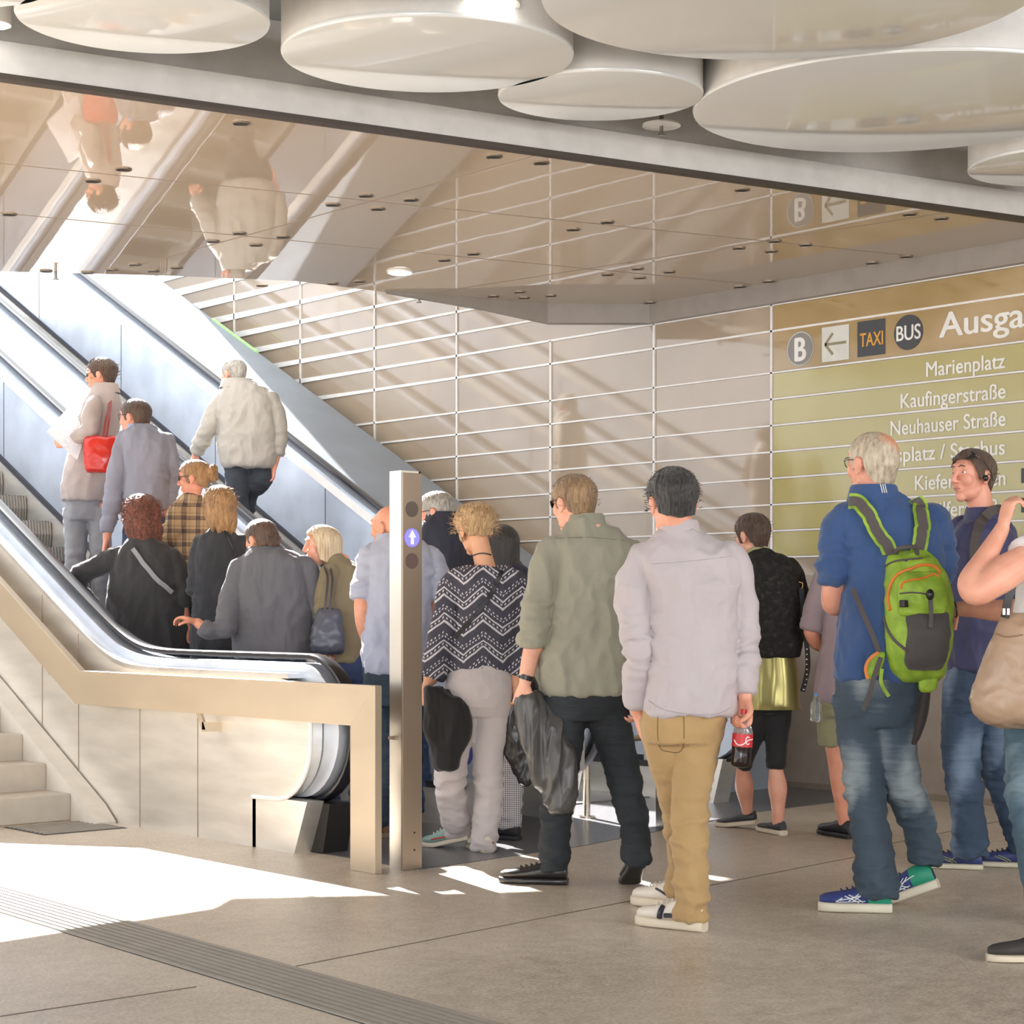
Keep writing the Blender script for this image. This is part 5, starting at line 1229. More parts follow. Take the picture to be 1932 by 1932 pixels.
main = shell('main_body', [(1284, 1702, 1760, .06), (1272, 1682, 1772, .12), (1240, 1668, 1780, .16), (1180, 1663, 1786, .17), (1120, 1664, 1784, .17), (1080, 1665, 1772, .15), (1055, 1669, 1754, .12), (1040, 1674, 1742, .07)], dB+.08, mLime, bp)
fp = shell('front_pocket', [(1262, 1712, 1768, .05), (1245, 1704, 1778, .09), (1200, 1708, 1784, .11), (1165, 1704, 1784, .09), (1154, 1706, 1782, .05)], dB-.035, mCh, bp, .004)
up_ = shell('upper_pocket', [(1160, 1694, 1776, .06), (1130, 1690, 1782, .08), (1100, 1692, 1776, .07), (1080, 1704, 1764, .04)], dB-.045, mLime, bp, .005)
bpy.context.view_layer.update(); packs = [main, fp, up_]
for nm, pts, r_, m_ in (('orange_piping', [(1680, 1152), (1676, 1130), (1680, 1105), (1694, 1084), (1716, 1074), (1742, 1066), (1764, 1070), (1774, 1082)], .0065, mOr), ('pocket_zip', [(1700, 1112), (1704, 1100), (1722, 1094), (1740, 1092), (1760, 1084), (1772, 1088)], .0045, mOr),
                        ('zip_line', [(1698, 1120), (1720, 1118), (1742, 1120), (1756, 1124)], .003, mWb), ('side_webbing', [(1666, 1155), (1674, 1185), (1690, 1210), (1712, 1228)], .006, mWb), ('dark_edge', [(1668, 1070), (1686, 1060), (1712, 1056), (1740, 1054)], .004, mWb)):
    surf_line(bp, nm, packs, pts, r_, m_, .002, 8)
bm = bmesh.new(); q = on_surface(packs, 1706, 1138, .004); box(bm, q-Vector((.016, .012, .014)), q+Vector((.016, .012, .014))); mk('badge', bm, m_blackl, bp, False, bevel=.004)
q0 = [on_surface(packs, 1755, y, .010) for y in (1122, 1140, 1165, 1186)]; strap('compression_strap', q0, .016, .004, mWb, bp); bm = bmesh.new(); ell(bm, q0[0], (.016, .016, .022), None, 12, 8); mk('buckle', bm, m_blackl, bp)
shirt5 = kids(R5['o'], 'shirt')
for pts in ([(1603, 950), (1622, 953), (1640, 975), (1656, 1005), (1672, 1032), (1680, 1048)], [(1722, 948), (1732, 960), (1738, 990), (1736, 1015), (1732, 1032), (1728, 1048)]):
    q = [on_surface(shirt5, x, y, .014) for x, y in cr(pts, 4)]; q = [a for a in q if a]
    strap('shoulder_strap', q, .062, .010, mLime, bp); strap('strap_padding', [a-FW*.006 for a in q], .038, .008, mWb, bp)
q = [P(1690, 1048, dB), P(1694, 1036, dB-.04), P(1712, 1032, dB-.06), P(1728, 1034, dB-.04), P(1728, 1052, dB-.02), P(1710, 1060, dB-.05), P(1692, 1054, dB-.02)]
bm = bmesh.new(); tube(bm, cr([tuple(a) for a in q], 4), .009, 8); mk('grab_handle', bm, mWb, bp)
strap('waist_webbing', [P(1609, 1110, d-.16), P(1625, 1150, d-.19), P(1645, 1195, d-.20), P(1658, 1230, d-.19)], .020, .004, mWb, bp)
shell('hip_fin', [(1282, 1634, 1650, .02), (1262, 1632, 1662, .03), (1240, 1640, 1668, .03), (1230, 1652, 1668, .02)], dB, mLime, bp, .002, .005)
strap('hip_piping', [P(1657, 1231, dB-.035), P(1640, 1244, dB-.04), P(1633, 1262, dB-.04), P(1637, 1281, dB-.04)], .012, .006, mOr, bp)
strap('loose_strap', [P(1662, 1240, dB-.05), P(1650, 1275, dB-.05), P(1640, 1310, dB-.06), P(1628, 1340, dB-.06)], .018, .004, mWb, bp)
strap('loose_strap', [P(1664, 1262, dB-.05), P(1662, 1285, dB-.06), P(1668, 1300, dB-.06), P(1677, 1314, dB-.06)], .014, .005, mLime, bp)
shell('lower_flap', [(1306, 1738, 1754, .02), (1298, 1732, 1764, .04), (1282, 1732, 1766, .05), (1270, 1736, 1762, .03)], dB+.03, mLime, bp, .002, .005)
um = empty('folded_umbrella', P(1730, 1400, dB+.05)); tag(um, 'dark folded umbrella hanging below the green backpack', 'umbrella')
bm = bmesh.new(); mtube(bm, [P(1747, 1300, dB+.05), P(1740, 1345, dB+.05), P(1731, 1385, dB+.05), P(1724, 1402, dB+.05)], [.020, .024, .016, .010], 12); mk('folded_canopy', bm, M_cloth('umbrella_brown', '#2b2122', .7), um)

# --- man in navy polo, face turned to us
d = 8.6
mN = M_cloth('polo_navy', '#35365a', .7, .1, 900, .25); mJ3 = jeans('jeans_blue', '#36485f', '#7f93ab', .62)
shB = (M_plain('runner_navy', '#30386a', .55), M_plain('runner_sole_b', '#c2bba6', .6), M_plain('runner_olive', '#8a8a5a', .5), M_plain('lace_black', '#222228', .7))
R6 = person('man in a navy polo shirt and blue jeans looking sideways, sunglasses on his head', d,
    [(1262, 1794, 1896, .30, 0), (1220, 1790, 1900, .30, 0), (1150, 1786, 1904, .30, 0), (1090, 1786, 1908, .29, 0), (1040, 1792, 1908, .27, 0), (1008, 1802, 1904, .24, 0), (992, 1814, 1898, .20, 0), (984, 1824, 1890, .17, 0)],
    dict(c=hc(1834, 846, d, 1.06), yaw=118, pitch=2, s=1.06, neck=0.058, eyes=True, iris='#39434a', hair=dict(mat=H_br, style='short', vol=0.011, amp=0.004, nape=-0.075, front=.078, wisps=40, wlen=0.015)),
    arms=[dict(j=[(1886, 1005, .0, .062), (1894, 1050, -.03, .064), (1898, 1095, -.05, .064), (1898, 1125, -.05, .062)], bare=[(1898, 1140, -.05, .045), (1896, 1175, -.02, .043), (1880, 1190, .1, .038), (1866, 1196, .2, .027)], hand=dict(d=(-.6, 0, .5), p=(0, 0, 1), t=(0, 1, 0))),
          dict(j=[(1812, 1005, .1, .058), (1808, 1050, .16, .056), (1806, 1095, .18, .054)], bare=[(1806, 1110, .18, .043), (1806, 1160, .2, .040), (1800, 1190, .2, .03)], hand=dict(d=(-.3, -1, 0), p=(0, 0, 1), t=(-1, 0, 0)))],
    legs=[dict(j=[(1826, 1290, 0, .112), (1818, 1350, 0, .098), (1814, 1420, -.02, .086), (1822, 1490, -.03, .074), (1828, 1550, -.03, .072), (1830, 1600, -.03, .072)], shoe=dict(yaw=70, mats=shB, L=.29, style='sneaker', stripes=strp[:3])),
          dict(j=[(1858, 1290, .05, .105), (1866, 1350, .08, .092), (1876, 1420, .12, .080), (1890, 1470, .16, .070), (1912, 1540, .1, .062), (1932, 1590, .02, .058)], shoe=dict(yaw=70, mats=shB, L=.29, style='sneaker', stripes=strp[:2]))],
    pelvis=[(1340, 1790, 1880, .25, 0), (1300, 1786, 1890, .28, 0), (1260, 1790, 1894, .28, 0), (1235, 1796, 1892, .27, 0)],
    top_mat=mN, leg_mat=mJ3, skin='#dd9f88', voxel=.009, fold=.012, seed=6, collar=(980, 1824, 1888, .16, 0, .050, -.02))
R6['glabel'] = 'sunglasses pushed up on the brown hair of the man in the navy polo'; glasses(R6, True, up=46)
q = R6['c']+R6['M']@(Vector((-.084, -.002, -.004))*R6['s']); bm = bmesh.new(); ell(bm, q, (.013, .013, .015), None, 12, 8); tube(bm, [q, q+R6['M']@Vector((-.004, -.01, .02)), q+R6['M']@Vector((0, -.03, .012))], .004, 6); tag(mk('earpiece', bm, m_blackl), 'small black earpiece in the ear of the man in navy', 'earpiece')
front_strap('shoulder_bag_strap', 'dark padded shoulder strap over the shoulder of the man in navy', 'strap', kids(R6['o'], 'shirt', 'collar'), [(1905, 968), (1885, 962), (1868, 966), (1852, 985), (1842, 1010), (1838, 1040), (1842, 1062)], .045, M_plain('strap_brown_black', '#3b302c', .6), None, .008, .01)
front_strap('placket', 'buttoned placket', None, kids(R6['o'], 'shirt'), [(1822, 990), (1812, 1012), (1806, 1040)], .022, mN, R6['o'], .002, .003)

# --- man in mauve shirt and olive shorts, half hidden behind the blue polo
d = 9.75
R7 = person('man in a mauve shirt and olive shorts mostly hidden behind the man in blue', d,
    [(1325, 1538, 1640, .28, 0), (1280, 1540, 1642, .29, 0), (1220, 1550, 1644, .29, 0), (1150, 1552, 1648, .28, 0), (1100, 1548, 1650, .26, 0), (1080, 1556, 1645, .22, 0), (1068, 1575, 1630, .18, 0), (1058, 1585, 1615, .14, 0)],
    dict(c=hc(1600, 975, d, .98), yaw=30, s=.98, hair=dict(mat=H_br, style='short')),
    arms=[dict(j=[(1556, 1092, 0, .055), (1544, 1130, 0, .058), (1534, 1170, -.01, .056), (1530, 1188, -.01, .054)], bare=[(1532, 1196, 0, .040), (1540, 1212, .05, .038), (1556, 1222, .15, .034), (1566, 1225, .2, .028)], hand=dict(d=(.5, -.1, .8), p=(1, 0, 0), t=(0, 1, 0))),
          dict(j=[(1640, 1095, 0, .055), (1648, 1130, 0, .055), (1650, 1175, 0, .052)], bare=[(1650, 1200, 0, .038), (1640, 1240, .1, .03)], hand=dict(d=(0, -1, .3), p=(-1, 0, 0), t=(0, 0, 1)))],
    legs=[dict(j=[(1572, 1320, 0, .092), (1572, 1360, 0, .085), (1576, 1405, .0, .078), (1580, 1440, 0, .050), (1586, 1480, .0, .052), (1590, 1520, 0, .040), (1594, 1555, 0, .033)], cover=.43, shoe=dict(yaw=25, mats=(M_plain('shoe_black', '#1d1c1e', .5), M_plain('shoe_black', '#1d1c1e', .5)), L=.28)),
          dict(j=[(1620, 1320, 0, .092), (1622, 1360, 0, .085), (1624, 1405, .0, .078), (1626, 1440, .1, .050), (1628, 1480, .15, .052), (1630, 1510, .2, .040), (1630, 1535, .25, .033)], cover=.43, shoe=dict(yaw=25, L=.28))],
    pelvis=[(1350, 1545, 1640, .24, 0), (1310, 1540, 1645, .27, 0), (1270, 1545, 1640, .26, 0)],
    top_mat=M_cloth('shirt_mauve', '#9c8a90', .85, .06), leg_mat=M_cloth('shorts_olive', '#8d8a6c', .85, .08), skin='#dd9c80', voxel=.010, fold=.006, seed=7, leg_name='shorts')
bottle('water_bottle', 'clear water bottle with blue cap hanging beside the olive shorts', (1540, 1308), (1539, 1362), 9.6, .028, M_plain('cap_blue', '#4f8fd0', .4))

# --- woman at the edge: bare arms, white tee, tan bag
d = 6.9
mTee = M_cloth('tee_white', '#d9d6d6', .8, .03)
R8 = person('woman in a white tee and jeans with bare arms and tan bag, partly cut off', d,
    [(1300, 1905, 2090, .30, 0), (1240, 1912, 2085, .30, 0), (1160, 1918, 2080, .31, 0), (1090, 1925, 2075, .32, 0), (1040, 1935, 2075, .28, 0), (1005, 1950, 2060, .22, 0), (985, 1975, 2035, .16, 0)],
    dict(c=hc(2005, 850, d, 1.0), yaw=75, s=1.0, female=True, hair=dict(mat=H_br, style='bob', length=.14)),
    arms=[dict(j=[(1962, 1030, -.10, .072), (1935, 1052, -.16, .070)], bare=[(1905, 1075, -.20, .064), (1872, 1098, -.24, .060), (1842, 1118, -.25, .050), (1833, 1098, -.22, .050), (1856, 1058, -.16, .042), (1884, 1010, -.10, .031), (1892, 994, -.08, .027)], hand=dict(d=(.25, 1, 0), p=(1, 0, .3), t=(.3, 0, 1), curl=(35, 45, 30), s=1.0)),
          dict(j=[(1985, 1060, .15, .060), (1965, 1110, .17, .056)], bare=[(1945, 1150, .28, .048), (1925, 1152, .32, .048), (1880, 1152, .40, .044), (1835, 1148, .46, .037), (1802, 1150, .50, .028)], hand=dict(d=(-.5, -.6, .6), p=(.1, -1, .2), t=(0, -.3, 1), curl=(20, 30, 20), s=.95))],
    legs=[dict(j=[(1945, 1320, 0, .095), (1942, 1400, 0, .088), (1940, 1500, -.2, .070), (1952, 1620, -.4, .056), (1972, 1752, -.58, .05)], shoe=dict(yaw=85, mats=(M_plain('suede_dark', '#3a3432', .7), m_sole_w), L=.25)),
          dict(j=[(2030, 1320, 0, .095), (2040, 1400, 0, .088), (2045, 1500, 0, .070), (2050, 1620, .1, .056), (2060, 1730, .12, .05)], shoe=dict(yaw=85, L=.25))],
    pelvis=[(1360, 1915, 2075, .24, 0), (1320, 1910, 2085, .28, 0), (1280, 1915, 2080, .28, 0)],
    top_mat=mTee, leg_mat=jeans('jeans_teal', '#4c6472', '#7f929c', .6), skin='#e0a58c', voxel=.009, fold=.006, seed=8)
bm = bmesh.new(); cw_ = P(1801, 1149, d+.50); ax_ = Vector((RT.x, RT.y, .15)).normalized(); u_ = ax_.orthogonal().normalized(); v_ = ax_.cross(u_)
tube(bm, [cw_+u_*cos(2*pi*k/24)*.034+v_*sin(2*pi*k/24)*.034 for k in range(25)], .0032, 6); tag(mk('bracelet', bm, m_blackl), 'thin dark bracelet on the bare wrist reaching out beside the backpack', 'bracelet')
tb = empty('tan_handbag', P(1900, 1370, d-.2)); tag(tb, 'tan leather shoulder bag hanging at the side of the woman in white', 'handbag')
mTan = M_plain('leather_tan', '#a58a72', .42)
ob = shell('bag_body', [(1370, 1880, 1975, .06), (1358, 1846, 2005, .12), (1335, 1824, 2015, .15), (1300, 1826, 2010, .15), (1250, 1846, 2000, .14), (1205, 1866, 1990, .12), (1175, 1880, 1970, .09), (1160, 1888, 1950, .05)], d-.15, mTan, tb, .0045, .007, 11)
strap('bag_strap', [P(1896, 1165, d-.22), P(1905, 1120, d-.20), P(1925, 1070, d-.2), P(1950, 1030, d-.2), P(1975, 1005, d-.15)], .030, .006, m_blackl, tb)
bm = bmesh.new(); tube(bm, [P(1894, 1148, d-.24), P(1894, 1160, d-.24)], .006, 8); tube(bm, [P(1902, 1148, d-.24), P(1902, 1160, d-.24)], .006, 8); mk('metal_ring', bm, M_steel('buckle_silver'), tb)
surf_line(tb, 'flap_seam', [ob], [(1880, 1196), (1900, 1202), (1930, 1198)], .003, M_plain('leather_tan_dark', '#8a705a', .5), .001)

# --- woman with black hair behind the zigzag blouse
d = 9.7
t = NT('trousers_dotted'); v = t.coord((1, 1, 1)); sp = t.n('ShaderNodeSeparateXYZ'); t.l(v, sp.inputs[0]); dt = t.n('ShaderNodeVectorMath', operation='DOT_PRODUCT'); t.l(v, dt.inputs[0]); dt.inputs[1].default_value = tuple(RT)
ck = t.math('MULTIPLY', t.math('SINE', t.math('MULTIPLY', t.math('ADD', dt.outputs['Value'], sp.outputs[2]), 330)), t.math('SINE', t.math('MULTIPLY', t.math('SUBTRACT', dt.outputs['Value'], sp.outputs[2]), 330)))
mDot = t.base(t.ramp(t.math('ADD', t.math('MULTIPLY', ck, .5), .5), [(.55, rgb('#c9c4c4')), (.62, rgb('#33313a'))]), .85)
R9 = person('woman with long black hair and navy top behind the woman in the zigzag blouse', d,
    [(1300, 905, 985, .26, .1), (1240, 902, 990, .26, .1), (1160, 905, 992, .25, .1), (1110, 905, 994, .24, .1), (1078, 912, 992, .2, .1), (1064, 925, 980, .16, .1), (1052, 936, 966, .12, .1)],
    dict(c=hc(945, 990, d+.1, .98), yaw=35, s=.98, off=.1, female=True, neck=.047, hair=dict(mat=H_blk, style='long', length=.20, flare=.02, vol=.014)),
    arms=[dict(j=[(985, 1090, .1, .048), (990, 1140, .1, .045), (990, 1200, .08, .040)], bare=[(988, 1260, .05, .030)], hand=dict(d=(0, -1, 0), p=(-1, 0, 0), t=(0, 0, 1), s=.9))],
    legs=[dict(j=[(955, 1310, .0, .085), (960, 1400, .0, .075), (962, 1460, -.02, .062), (962, 1520, -.04, .058), (962, 1560, -.05, .052)], cover=.99, shoe=dict(yaw=60, mats=(M_plain('shoe_black_suede', '#1e1d22', .7), M_plain('shoe_black_suede', '#1e1d22', .7)), L=.26)),
          dict(j=[(920, 1310, .1, .085), (920, 1400, .1, .075), (921, 1460, .1, .062), (921, 1510, .12, .058), (921, 1540, .15, .052)], shoe=dict(L=.25, yaw=30))],
    pelvis=[(1350, 905, 985, .22, .1), (1300, 902, 988, .24, .1), (1270, 905, 985, .24, .1)],
    top_mat=M_cloth('top_navy', '#23253a', .8, .1), leg_mat=mDot, skin='#d99e80', voxel=.010, seed=9)
garment('dark_coat', 'dark leather coat held between the white trousers and the grey-green man', 'coat', [(1312, 945, 985, -.5), (1345, 940, 990, -.5), (1385, 950, 990, -.5), (1420, 955, 998, -.5), (1455, 975, 1003, -.5), (1475, 985, 1000, -.5)], d, M_plain('leather_black2', '#252324', .3), .08, 9, .007, .012, (14, 14, 5))

# --- bald man, short-sleeved grey-blue shirt, behind the signal post
d = 9.9
R10 = person('bald man in a short-sleeved grey-blue shirt behind the signal post', d,
    [(1268, 690, 800, .28, 0), (1235, 686, 808, .29, 0), (1180, 690, 812, .29, 0), (1120, 694, 815, .28, 0), (1070, 690, 820, .26, 0), (1040, 692, 812, .22, 0), (1022, 712, 790, .18, 0), (1012, 728, 768, .14, 0)],
    dict(c=hc(733, 951, d, 1.02), yaw=58, pitch=-4, s=1.02, neck=.055, off=.02),
    arms=[dict(j=[(700, 1052, -.02, .058), (690, 1090, -.03, .062), (684, 1128, -.04, .060)], bare=[(684, 1140, -.04, .046), (686, 1175, -.03, .044), (693, 1205, .05, .036), (704, 1235, .12, .027)], hand=dict(d=(.5, -.5, .5), p=(1, 0, 0), t=(0, 1, 0))),
          dict(j=[(815, 1055, 0, .056), (824, 1095, 0, .056), (828, 1130, 0, .054)], bare=[(826, 1150, 0, .042), (824, 1200, .05, .038), (816, 1250, .1, .027)], hand=dict(d=(-.1, -1, 0), p=(-1, 0, 0), t=(0, 0, 1)))],
    legs=autolegs(745, d, .95, 0.0, .085, step=.12), pelvis=[(1330, 690, 800, .24, 0), (1290, 686, 805, .27, 0), (1245, 690, 802, .27, 0)],
    top_mat=M_cloth('shirt_grey_blue', '#a5a8b8', .85, .05), leg_mat=jeans('jeans_slate', '#34424d', '#596a76', .7), skin='#d99a7c', voxel=.010, fold=.012, seed=10, collar=(1020, 712, 778, .14, 0, .035, .03),
    shoe_mats=(M_plain('shoe_brown', '#7c5a42', .6), M_plain('sole_tan', '#8a7a68', .7)), shoe_yaw=45)
# --- grey-haired man, navy jacket
d = 10.6
R11 = person('grey-haired man in a dark navy jacket beside the signal post', d,
    [(1240, 778, 880, .28, 0), (1180, 775, 884, .29, 0), (1110, 776, 884, .28, 0), (1050, 778, 882, .26, 0), (1010, 784, 876, .22, 0), (988, 798, 866, .18, 0), (976, 812, 858, .14, 0)],
    dict(c=hc(823, 927, d, 1.02), yaw=72, pitch=-14, s=1.02, neck=.055, off=.02, hair=dict(mat=H_gry, style='short', vol=.012, amp=.004, nape=-.06)),
    arms=[dict(j=[(790, 1010, 0, .055), (784, 1060, 0, .055), (782, 1120, 0, .05), (784, 1170, -.05, .045), (786, 1210, -.1, .04)], bare=[(787, 1225, -.1, .027)], hand=dict(d=(0, -1, 0), p=(1, 0, 0), t=(0, 0, 1))),
          dict(j=[(868, 1010, 0, .055), (876, 1060, 0, .055), (878, 1120, 0, .05), (876, 1170, -.05, .045), (874, 1210, -.1, .04)], bare=[(873, 1225, -.1, .027)], hand=dict(d=(0, -1, 0), p=(-1, 0, 0), t=(0, 0, 1)))],
    legs=autolegs(830, d, .92, 0.012, .085, step=.1), pelvis=[(1290, 782, 878, .24, 0), (1250, 780, 880, .27, 0), (1220, 784, 878, .27, 0)],
    top_mat=M_cloth('jacket_navy', '#20222e', .8, .1), leg_mat=jeans('jeans_blue2', '#3b5270', '#62799a', .7), skin='#dd9d84', voxel=.011, seed=11, top_name='jacket', collar=(980, 806, 866, .15, 0, .04, .02))
R11['glabel'] = 'thin glasses on the grey-haired man in the navy jacket'; glasses(R11, False)

# --- people on the nearer escalator --------------------------------------------------------
def esc_person(label, px, x_plane, top_py, s, torso_f, head_kw, arms_f, mats, seed, zt=None, **kw):
    """stands on the escalator: x_plane is the line across its width"""
    r = ray(px, 1000); d = x_plane/r.x; y = r.y*d; fl = step_z(y)
    head = dict(c=hc(px, top_py, d, s), s=s); head.update(head_kw)
    zh = kw.pop('hip', None) or (fl+0.86)
    legs = kw.pop('legs', None) or autolegs(kw.pop('hipx', px), d, zh, fl, .085, step=kw.pop('stp', .05))
    ks = F/d; hx = kw.pop('px_hip', None) or px; hw = kw.pop('hipw', .165)*ks
    pel = [(pyz(zh-.08, d), hx-hw, hx+hw, .22, 0), (pyz(zh, d), hx-hw, hx+hw, .25, 0), (pyz(zh+.12, d), hx-hw*.95, hx+hw*.95, .24, 0)]
    R = person(label, d, torso_f, head, arms_f, legs, mats[0], mats[1], seed=seed, pelvis=pel, floor=fl, **kw); R['d'] = d; return R
def hd(d=(0, -1, 0), p=(1, 0, 0), t=(0, 0, 1), **k): return dict(d=d, p=p, t=t, **k)
# woman in raincoat
mRC = M_cloth('raincoat_taupe', '#a3958f', .55, .05, 500, .3, .05)
R12 = esc_person('woman in a taupe raincoat with sunglasses holding a map on the escalator', 190, 6.25, 676, .98,
    [(945, 118, 196, .30, 0), (920, 120, 204, .31, 0), (880, 126, 210, .30, 0), (840, 136, 216, .29, 0), (800, 148, 222, .28, 0), (765, 158, 226, .26, 0), (745, 166, 222, .22, 0), (733, 174, 214, .17, 0), (724, 182, 210, .12, 0)],
    dict(yaw=82, pitch=-3, female=True, neck=.046, hair=dict(mat=H_br, style='short', vol=.016, amp=.008, nape=-.06, wisps=120, wlen=.03)),
    [dict(j=[(178, 762, -.16, .052), (172, 785, -.19, .055), (172, 808, -.20, .054), (155, 822, -.20, .048), (138, 832, -.18, .042)], bare=[(130, 836, -.17, .026)], hand=hd((-1, 0, 0), (0, .3, 1), (0, 1, 0), s=.9, curl=(45, 50, 30))),
     dict(j=[(196, 765, .14, .05), (180, 800, .18, .048), (160, 825, .18, .042)], bare=[(148, 832, .17, .026)], hand=hd((-1, 0, 0), (0, .3, -1), (0, 1, 0), s=.9))],
    (mRC, M_cloth('trousers_grey', '#8b8a8c', .8, .06)), 12, legs=None, hipx=166, px_hip=160, hipw=.12, skin='#d9987c', voxel=.011, fold=.008, top_name='raincoat', collar=(737, 176, 222, .15, 0, .045, .0))
R12['glabel'] = 'dark sunglasses of the woman in the taupe raincoat'; glasses(R12, True)
d = R12['d']
t = NT('map_paper'); n = t.noise(t.coord(), 22, 5, .7); mMap = t.base(t.ramp(n, [(.45, rgb('#e6e6ea')), (.55, rgb('#cfd6df')), (.6, rgb('#eceaea'))]), .6)
bm = bmesh.new(); qs = [P(88, 815, d-.32), P(130, 768, d-.02), P(172, 790, d-.05), P(146, 868, d-.30)]
prism(bm, qs, FW*-.004+RT*-.002); mk_ = mk('folded_map', bm, mMap, None, False); tag(mk_, 'large unfolded paper map held by the woman in the raincoat', 'map')
rb = empty('red_handbag', P(190, 892, d-.22)); tag(rb, 'glossy red handbag hanging at the side of the taupe raincoat', 'handbag')
mRed = M_plain('leather_red', '#c22a1f', .22)
shell('bag_body', [(892, 170, 216, .08), (885, 165, 220, .10), (860, 162, 222, .10), (835, 160, 224, .08), (824, 162, 222, .05)], d-.20, mRed, rb, .004, .008, 12)
for xo in (0, 6): strap('bag_handle', [P(194+xo, 828, d-.26), P(200+xo, 790, d-.22), P(206+xo/2, 760, d-.12), P(204+xo/2, 742, d-.05)], .014, .006, M_plain('leather_dark_red', '#7c2a25', .4), rb)
# man in grey cardigan
R13 = esc_person('man in a grey-blue cardigan with glasses standing on the escalator', 254, 6.2, 752, 1.05,
    [(962, 236, 318, .28, 0), (920, 236, 322, .29, 0), (880, 236, 324, .29, 0), (840, 232, 322, .28, 0), (822, 232, 312, .24, 0), (812, 244, 298, .18, 0), (804, 248, 288, .13, 0)],
    dict(yaw=66, pitch=-2, neck=.055, off=.02, hair=dict(mat=H_br, style='short', vol=.010, amp=.003, nape=-.055)),
    [dict(j=[(238, 832, -.02, .058), (226, 862, -.04, .060), (220, 900, -.05, .058), (213, 945, -.06, .052), (206, 985, -.07, .046), (203, 1005, -.08, .042)], bare=[(201, 1016, -.08, .027)], hand=hd((-.2, -1, 0), (1, 0, .2), (0, 0, 1), curl=(30, 40, 30))),
     dict(j=[(312, 835, 0, .056), (320, 870, 0, .056), (321, 910, 0, .052), (317, 950, 0, .047)], bare=[(315, 980, 0, .03)], hand=hd())],
    (M_cloth('cardigan_grey_blue', '#83838f', .9, .06), jeans('jeans_mid', '#3c4c68', '#62728c', .7)), 13, hipx=280, px_hip=280, skin='#d89a80', voxel=.010, fold=.011, top_name='cardigan', collar=(812, 242, 290, .14, 0, .035, .02, M_cloth('collar_blue', '#8fa0bd', .8)))
R13['glabel'] = 'thin glasses of the man in the grey-blue cardigan'; glasses(R13, False)
# man in beige blouson on the farther escalator
R14 = esc_person('man in a beige blouson jacket and dark jeans on the farther escalator', 440, 7.9, 675, 1.05,
    [(882, 428, 510, .30, 0), (872, 418, 520, .32, 0), (840, 412, 522, .33, 0), (800, 412, 522, .32, 0), (765, 412, 518, .29, 0), (742, 416, 506, .25, 0), (728, 424, 490, .2, 0), (718, 428, 466, .14, 0)],
    dict(yaw=52, pitch=-2, neck=.056, off=.02, hair=dict(mat=H_gry, style='short', vol=.009, amp=.003, nape=-.06)),
    [dict(j=[(424, 748, 0, .062), (408, 775, -.02, .066), (394, 805, -.04, .064), (380, 832, .0, .056), (371, 852, .05, .05)], bare=[(368, 862, .06, .028)], hand=hd((-.2, -1, .3), (0, -.3, 1), (1, 0, 0), curl=(40, 50, 30))),
     dict(j=[(508, 752, 0, .064), (520, 785, 0, .066), (526, 815, 0, .062), (524, 845, 0, .055), (522, 858, 0, .05)], bare=[(520, 868, 0, .03), (517, 880, 0, .028)], hand=hd((-.1, -1, 0), (-1, 0, -.2), (0, 0, 1), curl=(30, 45, 30), s=1.1))],
    (M_cloth('blouson_beige', '#a29b91', .7, .04, 500, .3, .05), jeans('jeans_charcoal', '#33373f', '#505660', .7)), 14, px_hip=466, skin='#dc9c84', voxel=.012, fold=.010, top_name='blouson',
    legs=[dict(j=[(448, 880, 0, .105), (448, 912, -.02, .092), (450, 940, -.04, .075), (454, 968, -.03, .062), (455, 1010, 0, .055), (455, 1060, 0, .05)]), dict(j=[(486, 880, .05, .105), (492, 905, .0, .09), (470, 930, .12, .07), (466, 970, .15, .058), (466, 1010, .15, .05), (466, 1040, .15, .05)])], collar=(728, 420, 476, .17, 0, .05, .02))
# red-haired woman
mBk = M_cloth('knit_black', '#343436', .9, .12, 500, .3)
t = H_red
R15 = esc_person('woman with curly red hair in a black top with elbow on the handrail', 265, 5.80, 938, 1.0,
    [(1225, 205, 357, .34, 0), (1180, 204, 356, .34, 0), (1130, 206, 350, .33, 0), (1085, 210, 342, .31, 0), (1050, 216, 330, .27, 0), (1030, 232, 314, .22, 0), (1018, 246, 296, .16, 0)],
    dict(yaw=48, pitch=-5, female=True, neck=.048, off=.02, hair=dict(mat=H_red, style='long', length=.17, curl=1, amp=.012, vol=.034, flare=.16, wisps=320, wlen=.04)),
    [dict(j=[(222, 1050, -.03, .058), (196, 1062, -.05, .058), (166, 1076, -.06, .054), (146, 1090, -.06, .050), (150, 1112, -.03, .044), (175, 1140, .05, .036)], bare=[(190, 1155, .1, .028)], hand=hd((.6, -.6, .3), (0, -1, 0), (1, 0, 0))),
     dict(j=[(326, 1056, -.02, .056), (340, 1090, -.04, .054), (345, 1125, -.05, .050), (344, 1140, -.05, .048)], bare=[(346, 1152, -.05, .034), (350, 1172, -.04, .030), (354, 1186, -.04, .026)], hand=hd((.1, -1, 0), (1, 0, 0), (0, 0, 1), s=.9))],
    (mBk, M_cloth('trousers_dark', '#2c2c30', .85)), 15, skin='#d9987e', voxel=.010, fold=.010, hipw=.2, hipx=285, px_hip=285, top_name='knit_top')
front_strap('bag_strap', 'grey strap running diagonally over the black top of the red-haired woman', 'strap', kids(R15['o'], 'knit_top'), [(250, 1036), (270, 1062), (295, 1092), (325, 1118)], .028, M_plain('strap_grey', '#86868c', .6))
